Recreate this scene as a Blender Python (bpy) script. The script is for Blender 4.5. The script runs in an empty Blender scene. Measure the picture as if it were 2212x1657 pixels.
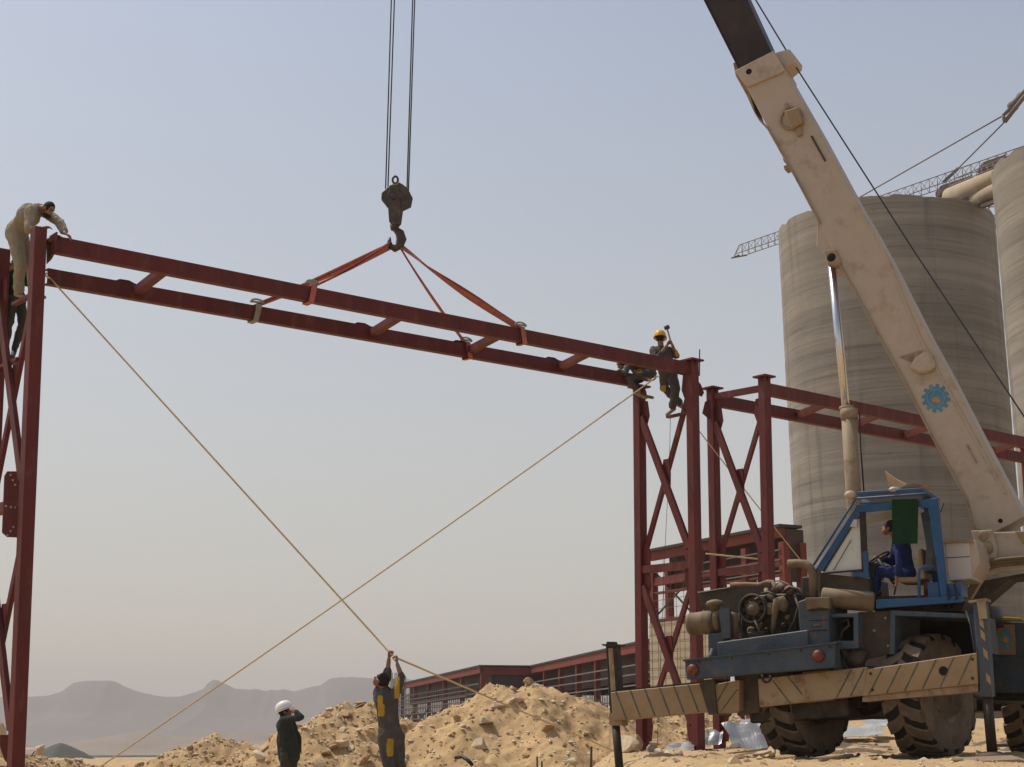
import bpy, bmesh, math, random
import numpy as np
from mathutils import Vector, Matrix, Quaternion
R = math.radians
sc = bpy.context.scene
col = sc.collection
random.seed(7); rng = np.random.default_rng(7)

# ------------------------------------------------------------------ camera
W, H = 2211.0, 1657.0                 # units in which positions were measured
FOC = 3400.0                          # focal length in the same units
PITCH = math.atan(762.0 / FOC)
CAM = Vector((0, 0, 1.1))
cam_d = bpy.data.cameras.new('camera'); cam = bpy.data.objects.new('camera', cam_d); col.objects.link(cam)
cam.location = CAM; cam.rotation_euler = (R(90) + PITCH, 0, 0)
cam_d.sensor_fit = 'HORIZONTAL'; cam_d.sensor_width = 36; cam_d.lens = 36 * FOC / W
cam_d.clip_end = 20000; cam_d.clip_start = 0.1
sc.camera = cam
# ------------------------------------------------------------------ light
SUN_AZ, SUN_EL = -60.0, 59.0          # degrees from +Y (negative: to the left), elevation
sd = Vector((math.sin(R(SUN_AZ)) * math.cos(R(SUN_EL)), math.cos(R(SUN_AZ)) * math.cos(R(SUN_EL)), math.sin(R(SUN_EL))))
sun_d = bpy.data.lights.new('sun', 'SUN'); sun = bpy.data.objects.new('sun', sun_d); col.objects.link(sun)
sun_d.energy = 3.3; sun_d.angle = R(0.6); sun_d.color = (1.0, 0.93, 0.82)
sun.rotation_euler = sd.to_track_quat('Z', 'Y').to_euler(); sun.location = (-60, 10, 90)
wd = bpy.data.worlds.new('World'); sc.world = wd; wd.use_nodes = True
nt = wd.node_tree
sky = nt.nodes.new('ShaderNodeTexSky'); sky.sky_type = 'NISHITA'; sky.sun_disc = False
sky.sun_elevation = R(SUN_EL); sky.sun_rotation = R(SUN_AZ)
sky.altitude = 0; sky.air_density = 1.1; sky.dust_density = 2.2; sky.ozone_density = 0.0
bg = nt.nodes['Background']; bg.inputs['Strength'].default_value = 0.130
hs = nt.nodes.new('ShaderNodeHueSaturation'); hs.inputs['Saturation'].default_value = 0.82; hs.inputs['Value'].default_value = 1.0
nt.links.new(sky.outputs[0], hs.inputs['Color'])
# the dusty veil that pales the sky towards the horizon, the same all round
tcw = nt.nodes.new('ShaderNodeTexCoord'); sxw = nt.nodes.new('ShaderNodeSeparateXYZ'); nt.links.new(tcw.outputs['Generated'], sxw.inputs[0])
mrw = nt.nodes.new('ShaderNodeMapRange'); mrw.inputs['From Min'].default_value = 0.0; mrw.inputs['From Max'].default_value = 0.52; mrw.inputs['To Min'].default_value = .85; mrw.inputs['To Max'].default_value = 0.05; nt.links.new(sxw.outputs['Z'], mrw.inputs['Value'])
mxw = nt.nodes.new('ShaderNodeMix'); mxw.data_type = 'RGBA'; nt.links.new(mrw.outputs[0], mxw.inputs['Factor'])
ia, ib = [i for i in mxw.inputs if i.type == 'RGBA']; ib.default_value = (4.5, 4.27, 3.92, 1); nt.links.new(hs.outputs[0], ia)
nt.links.new([o for o in mxw.outputs if o.type == 'RGBA'][0], bg.inputs['Color'])
sc.view_settings.view_transform = 'Standard'; sc.view_settings.look = 'None'
sc.view_settings.exposure = 0.0; sc.view_settings.gamma = 1.0; sc.view_settings.use_curve_mapping = False
sc.render.engine = 'CYCLES'; sc.cycles.use_denoising = True
sc.cycles.max_bounces = 6; sc.cycles.diffuse_bounces = 3; sc.cycles.volume_bounces = 1
sc.cycles.transparent_max_bounces = 12
HAZE_DENSITY = 0.00027

# ------------------------------------------------------------------ geometry helpers
CP, SP = math.cos(PITCH), math.sin(PITCH)
def ray(x, y):
    cx, cy = (x - W / 2) / FOC, (H / 2 - y) / FOC
    return Vector((cx, CP - cy * SP, SP + cy * CP))
def at(x, y, Y):
    r = ray(x, y); return CAM + r * (Y / r.y)
def atz(x, y, z):
    r = ray(x, y); return CAM + r * ((z - CAM.z) / r.z)

class Fr:
    """a local frame: right, depth (away), up"""
    def __init__(s, o, right, depth, up):
        s.o = Vector(o); s.a = [Vector(right).normalized(), Vector(depth).normalized(), Vector(up).normalized()]
    def w(s, l): return s.o + s.a[0] * l[0] + s.a[1] * l[1] + s.a[2] * l[2]
    def l(s, p): d = p - s.o; return Vector((d.dot(s.a[0]), d.dot(s.a[1]), d.dot(s.a[2])))
    def P(s, x, y, k, ax=1):
        r = ray(x, y); t = (k - (CAM - s.o).dot(s.a[ax])) / r.dot(s.a[ax]); return CAM + r * t
    def L(s, x, y, k, ax=1): return s.l(s.P(x, y, k, ax))
    def mat(s):
        m = Matrix.Identity(4)
        for i in range(3):
            for j in range(3): m[j][i] = s.a[i][j]
        m.translation = s.o; return m
WORLD = Fr((0, 0, 0), (1, 0, 0), (0, 1, 0), (0, 0, 1))

def hash3(i, j, k):
    n = (i * 374761393 + j * 668265263 + k * 1274126177) & 0xffffffff
    n = ((n ^ (n >> 13)) * 1274126177) & 0xffffffff
    return ((n ^ (n >> 16)) & 0xffff) / 65535.0
def noise(x, y, z=None):
    x = np.asarray(x, float); y = np.asarray(y, float); z = np.zeros_like(x) if z is None else np.asarray(z, float)
    xi, yi, zi = np.floor(x).astype(np.int64), np.floor(y).astype(np.int64), np.floor(z).astype(np.int64)
    u, v, w = x - xi, y - yi, z - zi
    u, v, w = u * u * (3 - 2 * u), v * v * (3 - 2 * v), w * w * (3 - 2 * w)
    r = 0
    for a in (0, 1):
        for b in (0, 1):
            for c in (0, 1):
                r = r + hash3(xi + a, yi + b, zi + c) * (u if a else 1 - u) * (v if b else 1 - v) * (w if c else 1 - w)
    return r * 2 - 1
def fbm(x, y, oct=4, z=None):
    r, a = 0, 1.0
    for o in range(oct):
        s = 2.03 ** o; r = r + a * noise(np.asarray(x) * s + 13.7 * o, np.asarray(y) * s + 5.1 * o, None if z is None else np.asarray(z) * s); a *= .5
    return r
def sm(v, a, b):
    t = np.clip((np.asarray(v, float) - a) / (b - a), 0, 1); return t * t * (3 - 2 * t)

# ------------------------------------------------------------------ materials
def mat(name, c, rough=.7, metal=0., vary=.12, scale=3., spot=None, spot_amt=.5, spot_scale=2.5, dust=None, dust_amt=.6, bump=.15, bump_scale=40., stretch=(1, 1, 1), spot2=None, spot2_amt=.3, spot2_scale=9.):
    m = bpy.data.materials.new(name); m.use_nodes = True
    n = m.node_tree.nodes; l = m.node_tree.links; b = n['Principled BSDF']
    b.inputs['Roughness'].default_value = rough; b.inputs['Metallic'].default_value = metal
    b.inputs['Specular IOR Level'].default_value = .28 if metal < .3 else .5
    tc = n.new('ShaderNodeTexCoord'); mp = n.new('ShaderNodeMapping'); mp.inputs['Scale'].default_value = stretch
    l.new(tc.outputs['Object'], mp.inputs['Vector']); V = mp.outputs[0]
    def nz(s, det=5, ro=.6):
        t = n.new('ShaderNodeTexNoise'); t.inputs['Scale'].default_value = s; t.inputs['Detail'].default_value = det; t.inputs['Roughness'].default_value = ro
        l.new(V, t.inputs['Vector']); return t.outputs['Fac']
    def ramp(f, a, c2):
        r = n.new('ShaderNodeMapRange'); r.inputs['From Min'].default_value = a; r.inputs['From Max'].default_value = c2; l.new(f, r.inputs['Value']); return r.outputs[0]
    def mix(f, A, B):
        x = n.new('ShaderNodeMix'); x.data_type = 'RGBA'
        if isinstance(f, float): x.inputs['Factor'].default_value = f
        else: l.new(f, x.inputs['Factor'])
        for s, q in (('A', A), ('B', B)):
            i = [k for k in x.inputs if k.name == s and k.type == 'RGBA'][0]
            if isinstance(q, tuple): i.default_value = (*q, 1)
            else: l.new(q, i)
        return [o for o in x.outputs if o.type == 'RGBA'][0]
    def mul(f, k):
        x = n.new('ShaderNodeMath'); x.operation = 'MULTIPLY'; x.use_clamp = True; l.new(f, x.inputs[0])
        if isinstance(k, float): x.inputs[1].default_value = k
        else: l.new(k, x.inputs[1])
        return x.outputs[0]
    lo = tuple(max(0, v * (1 - vary)) for v in c); hi = tuple(min(1, v * (1 + vary)) for v in c)
    C = mix(ramp(nz(scale), .3, .7), lo, hi)
    if spot: C = mix(mul(ramp(nz(spot_scale, 8, .7), .5, .72), float(spot_amt)), C, spot)
    if spot2: C = mix(mul(ramp(nz(spot2_scale, 6, .65), .55, .68), float(spot2_amt)), C, spot2)
    if dust:
        g = n.new('ShaderNodeNewGeometry'); sx = n.new('ShaderNodeSeparateXYZ'); l.new(g.outputs['Normal'], sx.inputs[0])
        f = mul(ramp(sx.outputs['Z'], .1, .8), float(dust_amt)); f2 = mul(ramp(nz(5, 6, .7), .35, .75), .55)
        ad = n.new('ShaderNodeMath'); ad.operation = 'MAXIMUM'; l.new(f, ad.inputs[0]); l.new(mul(f2, float(dust_amt)), ad.inputs[1])
        C = mix(ad.outputs[0], C, dust)
    l.new(C, b.inputs['Base Color'])
    if bump:
        bp = n.new('ShaderNodeBump'); bp.inputs['Strength'].default_value = bump; bp.inputs['Distance'].default_value = .02
        l.new(nz(bump_scale, 4, .6), bp.inputs['Height']); l.new(bp.outputs[0], b.inputs['Normal'])
    return m
DUST = (.27, .195, .115)
M = {}
M['steel'] = mat('red_primer', (.105, .0155, .0155), .6, 0, .25, 2.0, (.075, .028, .02), .5, 3, DUST, .12, .1, 60, spot2=(.19, .10, .075), spot2_amt=.25, spot2_scale=5, stretch=(1, 1, .25))
M['steel2'] = mat('red_primer_faded', (.15, .03, .022), .7, 0, .2, 1.0, (.15, .07, .05), .4, 1.2, None)
M['darkclad'] = mat('dark_sheeting', (.055, .035, .032), .7, 0, .2, .6, None)
M['roofclad'] = mat('roof_sheeting', (.035, .028, .028), .6, 0, .15, .5, None)
M['cream'] = mat('cream_paint', (.425, .355, .285), .5, 0, .07, 1.6, (.29, .20, .125), .5, 1.6, DUST, .3, .06, 60, spot2=(.20, .125, .07), spot2_amt=.4, spot2_scale=2.6)
M['cream_rust'] = mat('cream_paint_rusty', (.31, .235, .15), .6, 0, .12, 3, (.10, .04, .024), 1., 3.4, DUST, .5, .15, 50)
M['stripecream'] = mat('faded_yellow_paint', (.29, .205, .115), .6, 0, .1, 2.5, (.19, .12, .06), .6, 3.5, DUST, .3, .12, 50)
M['stripe'] = mat('dark_green_paint', (.075, .085, .066), .6, 0, .2, 6, DUST, .4, 6)
M['blue'] = mat('blue_cab_paint', (.012, .074, .19), .45, 0, .15, 3, (.035, .075, .13), .4, 3, DUST, .18, .06, 60)
M['bluegrey'] = mat('dusty_blue_paint', (.036, .062, .092), .6, 0, .2, 2.2, (.07, .068, .058), .6, 2.5, DUST, .26, .1, 50, spot2=(.16, .09, .05), spot2_amt=.5, spot2_scale=7)
M['machine'] = mat('oily_dark_metal', (.018, .015, .0125), .55, .2, .4, 6, (.09, .065, .04), .35, 6, DUST, .2, .2, 40)
M['dustmetal'] = mat('dust_caked_metal', (.135, .098, .062), .75, 0, .25, 5, (.045, .034, .025), .7, 5, (.34, .25, .15), .45, .2, 40)
M['greydark'] = mat('dusty_dark_grey', (.045, .038, .03), .7, 0, .25, 3, (.1, .075, .05), .45, 3.5, DUST, .3, .12, 40)
M['rubber'] = mat('dusty_rubber', (.085, .066, .05), .85, 0, .25, 5, (.12, .088, .056), .6, 4, DUST, .55, .3, 30)
M['groove'] = mat('tyre_groove', (.014, .011, .009), .9, 0, .2, 5, None)
M['rubberwall'] = mat('dusty_tyre_wall', (.15, .115, .085), .85, 0, .2, 4, (.035, .028, .022), .6, 3, DUST, .3, .2, 30)
M['redlamp'] = mat('red_lamp_lens', (.13, .028, .018), .4, 0, .2, 8, DUST, .3, 8)
M['chrome'] = mat('bright_rod', (.62, .63, .66), .22, .9, .06, 3, (.4, .33, .26), .35, 2.5, None, bump=.02, stretch=(3, 3, .6))
M['inner'] = mat('dark_boom_steel', (.036, .024, .021), .5, .1, .3, 1.2, (.09, .05, .035), .5, 1.4, None, bump=.06)
M['rope'] = mat('wire_rope', (.05, .055, .06), .5, .5, .2, 12)
M['hemp'] = mat('hemp_rope', (.58, .45, .27), .9, 0, .2, 30, bump=.4, bump_scale=160)
M['sling'] = mat('orange_sling', (.38, .115, .09), .8, 0, .15, 9, (.46, .23, .18), .5, 6, bump=.3, bump_scale=90)
M['slinggrey'] = mat('grey_sling', (.26, .25, .2), .85, 0, .2, 9)
M['hookmetal'] = mat('hook_block_metal', (.05, .042, .034), .55, .3, .3, 5, (.17, .115, .06), .6, 5, DUST, .3, .2, 30)
M['hook'] = mat('hook_steel', (.06, .045, .04), .5, .4, .3, 8)
M['white'] = mat('white_panel', (.44, .42, .41), .5, 0, .05, 2, DUST, .2, 3)
def concrete_mat():
    m = bpy.data.materials.new('silo_concrete'); m.use_nodes = True; n = m.node_tree.nodes; l = m.node_tree.links; b = n['Principled BSDF']; b.inputs['Roughness'].default_value = .92
    tc = n.new('ShaderNodeTexCoord')
    def nz(scale, det, ro, dist=0.):
        mp = n.new('ShaderNodeMapping'); mp.inputs['Scale'].default_value = scale; l.new(tc.outputs['Object'], mp.inputs['Vector'])
        t = n.new('ShaderNodeTexNoise'); t.inputs['Scale'].default_value = 1; t.inputs['Detail'].default_value = det; t.inputs['Roughness'].default_value = ro; t.inputs['Distortion'].default_value = dist; l.new(mp.outputs[0], t.inputs['Vector']); return t.outputs['Fac']
    def rg(f, a, c):
        r = n.new('ShaderNodeMapRange'); r.inputs['From Min'].default_value = a; r.inputs['From Max'].default_value = c; l.new(f, r.inputs['Value']); return r.outputs[0]
    def mx(f, k, A, B):
        q = n.new('ShaderNodeMath'); q.operation = 'MULTIPLY'; l.new(f, q.inputs[0]); q.inputs[1].default_value = k
        x = n.new('ShaderNodeMix'); x.data_type = 'RGBA'; l.new(q.outputs[0], x.inputs['Factor']); I = [u for u in x.inputs if u.type == 'RGBA']
        for s_, v in zip(I, (A, B)):
            if isinstance(v, tuple): s_.default_value = (*v, 1)
            else: l.new(v, s_)
        return [o for o in x.outputs if o.type == 'RGBA'][0]
    C_ = mx(rg(nz((.025, .025, .9), 4, .6, .12), .38, .62), .85, (.315, .278, .225), (.205, .182, .15))
    C_ = mx(rg(nz((.07, .07, 3.4), 8, .74, .2), .52, .68), .75, C_, (.105, .094, .08))
    C_ = mx(rg(nz((.12, .12, 7.0), 6, .75, .1), .55, .7), .5, C_, (.29, .26, .215))
    C_ = mx(rg(nz((1.0, 1.0, .05), 4, .6), .54, .70), .5, C_, (.10, .09, .078))
    C_ = mx(rg(nz((.10, .10, .08), 4, .6), .5, .7), .35, C_, (.13, .116, .096))
    C_ = mx(rg(nz((1.6, 1.6, 1.6), 6, .75), .6, .72), .5, C_, (.095, .086, .075))
    l.new(C_, b.inputs['Base Color'])
    bp = n.new('ShaderNodeBump'); bp.inputs['Strength'].default_value = .35; bp.inputs['Distance'].default_value = .08; l.new(nz((.5, .5, 5.), 6, .7), bp.inputs['Height']); l.new(bp.outputs[0], b.inputs['Normal'])
    return m
M['concrete'] = concrete_mat()
M['stain'] = mat('damp_stain', (.085, .076, .066), .9, 0, .2, 1)
M['concrete2'] = mat('plain_concrete', (.27, .25, .225), .9, 0, .15, .6, None)
M['panelbeige'] = mat('beige_board', (.40, .34, .24), .85, 0, .08, 1.2, (.36, .29, .19), .4, .8)
M['rebar'] = mat('rusty_rebar', (.10, .075, .065), .8, 0, .2, 4)
M['girt'] = mat('grey_purlin', (.13, .12, .12), .6, 0, .1, 2)
M['pipe'] = mat('duct_beige', (.36, .28, .19), .8, 0, .15, .5)
M['jib'] = mat('jib_steel', (.16, .13, .11), .7, 0, .15, .5)
M['glass'] = mat('cab_glass', (.5, .52, .5), .08, 0, .03, 2, DUST, .35, 2.5, bump=0)
M['skin'] = mat('skin', (.24, .12, .075), .6, 0, .12, 14, bump=.1)
M['hair'] = mat('black_hair', (.014, .011, .01), .8, 0, .3, 30, bump=.5, bump_scale=120)
M['beige'] = mat('beige_cloth', (.27, .23, .165), .9, 0, .1, 8, (.28, .24, .18), .5, 5, bump=.4, bump_scale=90)
M['grey'] = mat('grey_coverall', (.066, .061, .060), .9, 0, .15, 8, DUST, .25, 5, bump=.4, bump_scale=90)
M['yellow'] = mat('yellow_patch', (.40, .25, .03), .85, 0, .12, 9, bump=.3, bump_scale=90)
M['green'] = mat('green_cloth', (.005, .032, .010), .9, 0, .15, 9, bump=.4, bump_scale=90)
M['trouser'] = mat('dark_trousers', (.05, .045, .034), .9, 0, .15, 8, bump=.4, bump_scale=90)
M['jacket'] = mat('dark_green_jacket', (.026, .033, .03), .9, 0, .15, 8, bump=.4, bump_scale=90)
M['bluecloth'] = mat('blue_coverall', (.014, .027, .115), .9, 0, .15, 8, bump=.4, bump_scale=90)
M['shoe'] = mat('dusty_boot', (.27, .19, .11), .85, 0, .15, 9)
M['shoedark'] = mat('dark_boot', (.03, .027, .025), .7, 0, .15, 9, DUST, .4, 8)
M['helmy'] = mat('yellow_plastic', (.72, .40, .02), .35, 0, .04, 8, DUST, .2, 8, bump=.02)
M['helmw'] = mat('white_plastic', (.78, .77, .74), .35, 0, .04, 8, DUST, .25, 8, bump=.02)
M['wood'] = mat('weathered_wood', (.30, .22, .14), .9, 0, .2, 4, (.15, .11, .08), .5, 4, bump=.4, bump_scale=30, stretch=(1, 1, .2))
M['cardboard'] = mat('cardboard', (.46, .31, .17), .9, 0, .1, 6)
M['tin'] = mat('bare_tin', (.37, .37, .37), .42, .6, .08, 3, DUST, .45, 3)
M['plastic'] = mat('grey_sheeting', (.36, .37, .37), .6, 0, .12, 3, DUST, .5, 3)
M['emblue'] = mat('emblem_blue', (.07, .21, .31), .6, 0, .15, 14, (.3, .32, .3), .4, 7)
M['emorange'] = mat('emblem_orange', (.52, .2, .04), .6, 0, .2, 20)
M['hole'] = mat('dark_hole', (.012, .01, .009), .9, 0, .1, 5, bump=0)  # near-black, paints the shade in openings, holes and seams
M['black'] = mat('black_plastic', (.02, .02, .02), .5, 0, .2, 9)
M['gravelhill'] = mat('dark_gravel', (.10, .10, .085), .95, 0, .25, .12, (.06, .06, .05), .5, .2)
def sandmat(name, c, c2, c3, sc1=.7):
    m = mat(name, c, .95, 0, .14, sc1, c2, .55, sc1 * 2.6, None, 0, .55, 14, spot2=c3, spot2_amt=.5, spot2_scale=sc1 * 14)
    return m
M['sand'] = sandmat('site_sand', (.455, .312, .162), (.35, .228, .12), (.55, .425, .265))
M['heap'] = sandmat('spoil_sand', (.44, .295, .148), (.32, .2, .1), (.53, .40, .235), 1.1)
M['rock'] = mat('buff_limestone', (.53, .42, .285), .9, 0, .16, 3, (.40, .26, .14), .6, 3.5, bump=.4, bump_scale=14)
M['rockd'] = mat('ochre_stone', (.38, .25, .135), .9, 0, .2, 3, (.26, .16, .09), .5, 4, bump=.4, bump_scale=14)
M['hill'] = mat('far_hill_rock', (.105, .098, .096), .95, 0, .25, .004, (.055, .05, .046), .5, .01, bump=0)
M['plain'] = mat('far_plain', (.2, .16, .125), .95, 0, .2, .01, (.15, .125, .1), .5, .02, bump=0)
M['rockp'] = mat('pale_limestone', (.62, .53, .39), .9, 0, .12, 3, (.48, .36, .22), .4, 4, bump=.4, bump_scale=14)

# ------------------------------------------------------------------ mesh builder (all points in world space)
XF = {}                               # object name -> world matrix of its root
class MB:
    def __init__(s): s.v = []; s.f = []; s.m = []; s.sm = []
    def add(s, vs, fs, mi=0, smooth=False):
        o = len(s.v); s.v += [Vector(v) for v in vs]
        for f in fs: s.f.append([o + i for i in f]); s.m.append(mi); s.sm.append(smooth)
        return s
    def hexa(s, p, mi=0):             # p: 4 bottom, 4 top
        return s.add(p, [(3, 2, 1, 0), (4, 5, 6, 7), (0, 1, 5, 4), (1, 2, 6, 5), (2, 3, 7, 6), (3, 0, 4, 7)], mi)
    def box(s, F, a, b, mi=0):
        x0, y0, z0 = (min(a[i], b[i]) for i in range(3)); x1, y1, z1 = (max(a[i], b[i]) for i in range(3))
        return s.hexa([F.w(q) for q in ((x0, y0, z0), (x1, y0, z0), (x1, y1, z0), (x0, y1, z0), (x0, y0, z1), (x1, y0, z1), (x1, y1, z1), (x0, y1, z1))], mi)
    def prism(s, pts, vec, mi=0):
        n = len(pts); vec = Vector(vec); A = [Vector(p) for p in pts]
        nr = Vector((0, 0, 0))
        for i in range(n): nr += A[i].cross(A[(i + 1) % n])
        if nr.dot(vec) > 0: A = A[::-1]
        return s.add(A + [p + vec for p in A], [list(range(n)), list(range(2 * n - 1, n - 1, -1))] + [(i, i + n, (i + 1) % n + n, (i + 1) % n) for i in range(n)], mi)
    def bar(s, a, b, w, h, up=(0, 0, 1), mi=0):
        a, b = Vector(a), Vector(b); d = (b - a).normalized(); u = Vector(up)
        if abs(d.dot(u)) > .98: u = Vector((0, 1, 0))
        r = d.cross(u).normalized(); u = r.cross(d).normalized()
        q = [(-w / 2, -h / 2), (w / 2, -h / 2), (w / 2, h / 2), (-w / 2, h / 2)]
        return s.hexa([a + r * x + u * y for x, y in q] + [b + r * x + u * y for x, y in q], mi)
    def tube(s, pts, r, n=8, mi=0, cap=True, smooth=True):
        pts = [Vector(p) for p in pts]; N = len(pts); rr = r if isinstance(r, (list, tuple)) else [r] * N
        d0 = (pts[1] - pts[0]).normalized(); ref = Vector((0, 0, 1)) if abs(d0.z) < .9 else Vector((0, 1, 0))
        o = len(s.v); pu = (d0.cross(ref)).normalized()
        for i, p in enumerate(pts):
            d = (pts[min(i + 1, N - 1)] - pts[max(i - 1, 0)]).normalized()
            pu = (pu - d * pu.dot(d)).normalized(); pv = d.cross(pu)
            for k in range(n):
                t = 2 * math.pi * k / n; s.v.append(p + (pu * math.cos(t) + pv * math.sin(t)) * rr[i])
        for i in range(N - 1):
            for k in range(n):
                s.f.append([o + i * n + k, o + i * n + (k + 1) % n, o + (i + 1) * n + (k + 1) % n, o + (i + 1) * n + k]); s.m.append(mi); s.sm.append(smooth)
        if cap:
            s.f.append([o + k for k in range(n - 1, -1, -1)]); s.m.append(mi); s.sm.append(False)
            s.f.append([o + (N - 1) * n + k for k in range(n)]); s.m.append(mi); s.sm.append(False)
        return s
    def lathe(s, c, axis, prof, n=24, mi=0, smooth=True, ref=None, close=False):
        # prof: list of (along axis, radius)
        c = Vector(c); ax = Vector(axis).normalized(); rf = Vector(ref) if ref else (Vector((0, 0, 1)) if abs(ax.z) < .9 else Vector((1, 0, 0)))
        u = (rf - ax * rf.dot(ax)).normalized(); v = ax.cross(u); o = len(s.v); N = len(prof)
        for h, r in prof:
            for k in range(n):
                t = 2 * math.pi * k / n; s.v.append(c + ax * h + (u * math.cos(t) + v * math.sin(t)) * r)
        for i in range(N if close else N - 1):
            j = (i + 1) % N
            for k in range(n):
                s.f.append([o + i * n + k, o + i * n + (k + 1) % n, o + j * n + (k + 1) % n, o + j * n + k]); s.m.append(mi); s.sm.append(smooth)
        if not close:
            s.f.append([o + k for k in range(n - 1, -1, -1)]); s.m.append(mi); s.sm.append(False)
            s.f.append([o + (N - 1) * n + k for k in range(n)]); s.m.append(mi); s.sm.append(False)
        return s
    def ell(s, c, ax, n=14, m=9, mi=0):
        c = Vector(c); o = len(s.v)
        for i in range(1, m):
            a = math.pi * i / m
            for k in range(n):
                t = 2 * math.pi * k / n; s.v.append(c + ax[0] * (math.sin(a) * math.cos(t)) + ax[1] * (math.sin(a) * math.sin(t)) + ax[2] * math.cos(a))
        s.v += [c + ax[2], c - ax[2]]; T, B = len(s.v) - 2, len(s.v) - 1
        for i in range(m - 2):
            for k in range(n): s.f.append([o + i * n + k, o + (i + 1) * n + k, o + (i + 1) * n + (k + 1) % n, o + i * n + (k + 1) % n]); s.m.append(mi); s.sm.append(True)
        for k in range(n):
            s.f.append([T, o + k, o + (k + 1) % n]); s.m.append(mi); s.sm.append(True)
            b = o + (m - 2) * n; s.f.append([B, b + (k + 1) % n, b + k]); s.m.append(mi); s.sm.append(True)
        return s
    # shapes given by where they stand in the measured view, on a plane of a local frame
    def pbox(s, F, x0, y0, x1, y1, k0, k1, mi=0):
        xm, ym = (x0 + x1) / 2, (y0 + y1) / 2
        a, b = F.L(x0, ym, k0).x, F.L(x1, ym, k0).x; c, d = F.L(xm, y1, k0).z, F.L(xm, y0, k0).z
        return s.box(F, (a, k0, c), (b, k1, d), mi)
    def ppoly(s, F, pts, k0, k1, mi=0):
        return s.prism([F.P(x, y, k0) for x, y in pts], F.a[1] * (k1 - k0), mi)
    def ptube(s, F, pts, r, n=8, mi=0):
        return s.tube([F.P(*p) for p in pts], r, n, mi)
    def bevel(s, w=.008, seg=1): s.bev = (w, seg); return s
    def build(s, name, mats, parent=None):
        me = bpy.data.meshes.new(name)
        Mx = XF[parent.name] if parent else None
        inv = Mx.inverted() if Mx else None
        me.from_pydata([inv @ v if inv else v for v in s.v], [], s.f)
        for m in (mats if isinstance(mats, (list, tuple)) else [mats]): me.materials.append(M[m] if isinstance(m, str) else m)
        me.polygons.foreach_set('material_index', s.m); me.polygons.foreach_set('use_smooth', s.sm)
        bm = bmesh.new(); bm.from_mesh(me); bmesh.ops.recalc_face_normals(bm, faces=bm.faces)
        if getattr(s, 'bev', None):
            try:
                ed = [e for e in bm.edges if len(e.link_faces) == 2 and e.calc_face_angle(0) > .6]
                bmesh.ops.bevel(bm, geom=ed, offset=s.bev[0], segments=s.bev[1], affect='EDGES', profile=.5, clamp_overlap=True)
            except Exception: pass
        bm.to_mesh(me); bm.free()
        ob = bpy.data.objects.new(name, me); col.objects.link(ob)
        if parent: ob.parent = parent; XF[ob.name] = Mx
        else: XF[ob.name] = Matrix.Identity(4)
        return ob
def tag(o, label=None, cat=None, group=None, kind=None):
    if label: o['label'] = label
    if cat: o['category'] = cat
    if group: o['group'] = group
    if kind: o['kind'] = kind
    return o
def thing(name, loc, label, cat, group=None, F=None):
    e = bpy.data.objects.new(name, None); col.objects.link(e); e.empty_display_size = .3
    if F: m = F.mat(); m.translation = Vector(loc)
    else: m = Matrix.Translation(Vector(loc))
    e.matrix_world = m; XF[e.name] = m
    return tag(e, label, cat, group)
def solo(mb, name, mats, label, cat, group=None, kind=None, origin=None):
    """a thing that is one mesh, its origin at its base"""
    if origin is None:
        zs = min(v.z for v in mb.v); cx = sum(v.x for v in mb.v) / len(mb.v); cy = sum(v.y for v in mb.v) / len(mb.v); origin = Vector((cx, cy, zs))
    mb.v = [v - Vector(origin) for v in mb.v]; o = mb.build(name, mats); o.location = origin; XF[o.name] = Matrix.Translation(origin)
    return tag(o, label, cat, group, kind)
# ================================================================== terrain
def base_h(x, y):
    x = np.asarray(x, float); y = np.asarray(y, float)
    left = .40 * sm(y, 27, 36) * (1 - sm(x, 8, 14)) + .02
    pad = .76 * sm(x, .6, 2.2) * sm(y, 12, 17)
    h = np.maximum(left, pad)
    h = h + .75 * sm(y, 28, 42) * sm(x, 3.4, 7.5)
    far = sm(y, 46, 80)
    h = h * (1 - far) + far * (-5.0)
    h = h - 13 * sm(y, 220, 900)
    near = (1 - sm(y, 55, 120))
    h = h + near * (.05 * fbm(x * .5, y * .5, 3) + .045 * fbm(x * 2.3, y * 2.3, 4) + .03 * np.abs(fbm(x * 7, y * 7, 2)))
    h = h + (1 - near) * 2.0 * fbm(x * .006, y * .006, 4)
    return h
def lin(a, b, st): return list(np.arange(a, b, st))
def expand(v, end, n): return list(v + (end - v) * (np.linspace(0, 1, n + 1)[1:] ** 2.6))
xs = np.array(sorted(expand(-13, -5200, 34)) + lin(-13, 15, .11) + expand(15, 5200, 34))
ys = np.array(sorted(expand(15, -260, 14)) + lin(15, 46, .12) + expand(46, 6200, 60))
def grid_mesh(name, xs, ys, zf, m, origin=(0, 0, 0)):
    X, Y = np.meshgrid(xs, ys); Z = zf(X, Y); o = np.array(origin)
    v = np.stack([X, Y, Z], -1).reshape(-1, 3) - o
    nx, ny = len(xs), len(ys); i = np.arange(nx * ny).reshape(ny, nx)
    f = np.stack([i[:-1, :-1], i[:-1, 1:], i[1:, 1:], i[1:, :-1]], -1).reshape(-1, 4)
    me = bpy.data.meshes.new(name); me.from_pydata(v.tolist(), [], f.tolist()); me.materials.append(M[m])
    me.polygons.foreach_set('use_smooth', [True] * len(f))
    ob = bpy.data.objects.new(name, me); col.objects.link(ob); ob.location = origin; XF[ob.name] = Matrix.Translation(Vector(origin)); return ob
ground = tag(grid_mesh('ground', xs, ys, base_h, 'sand'), kind='structure')
def gz(x, y): return float(base_h(np.array([x]), np.array([y]))[0])

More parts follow.
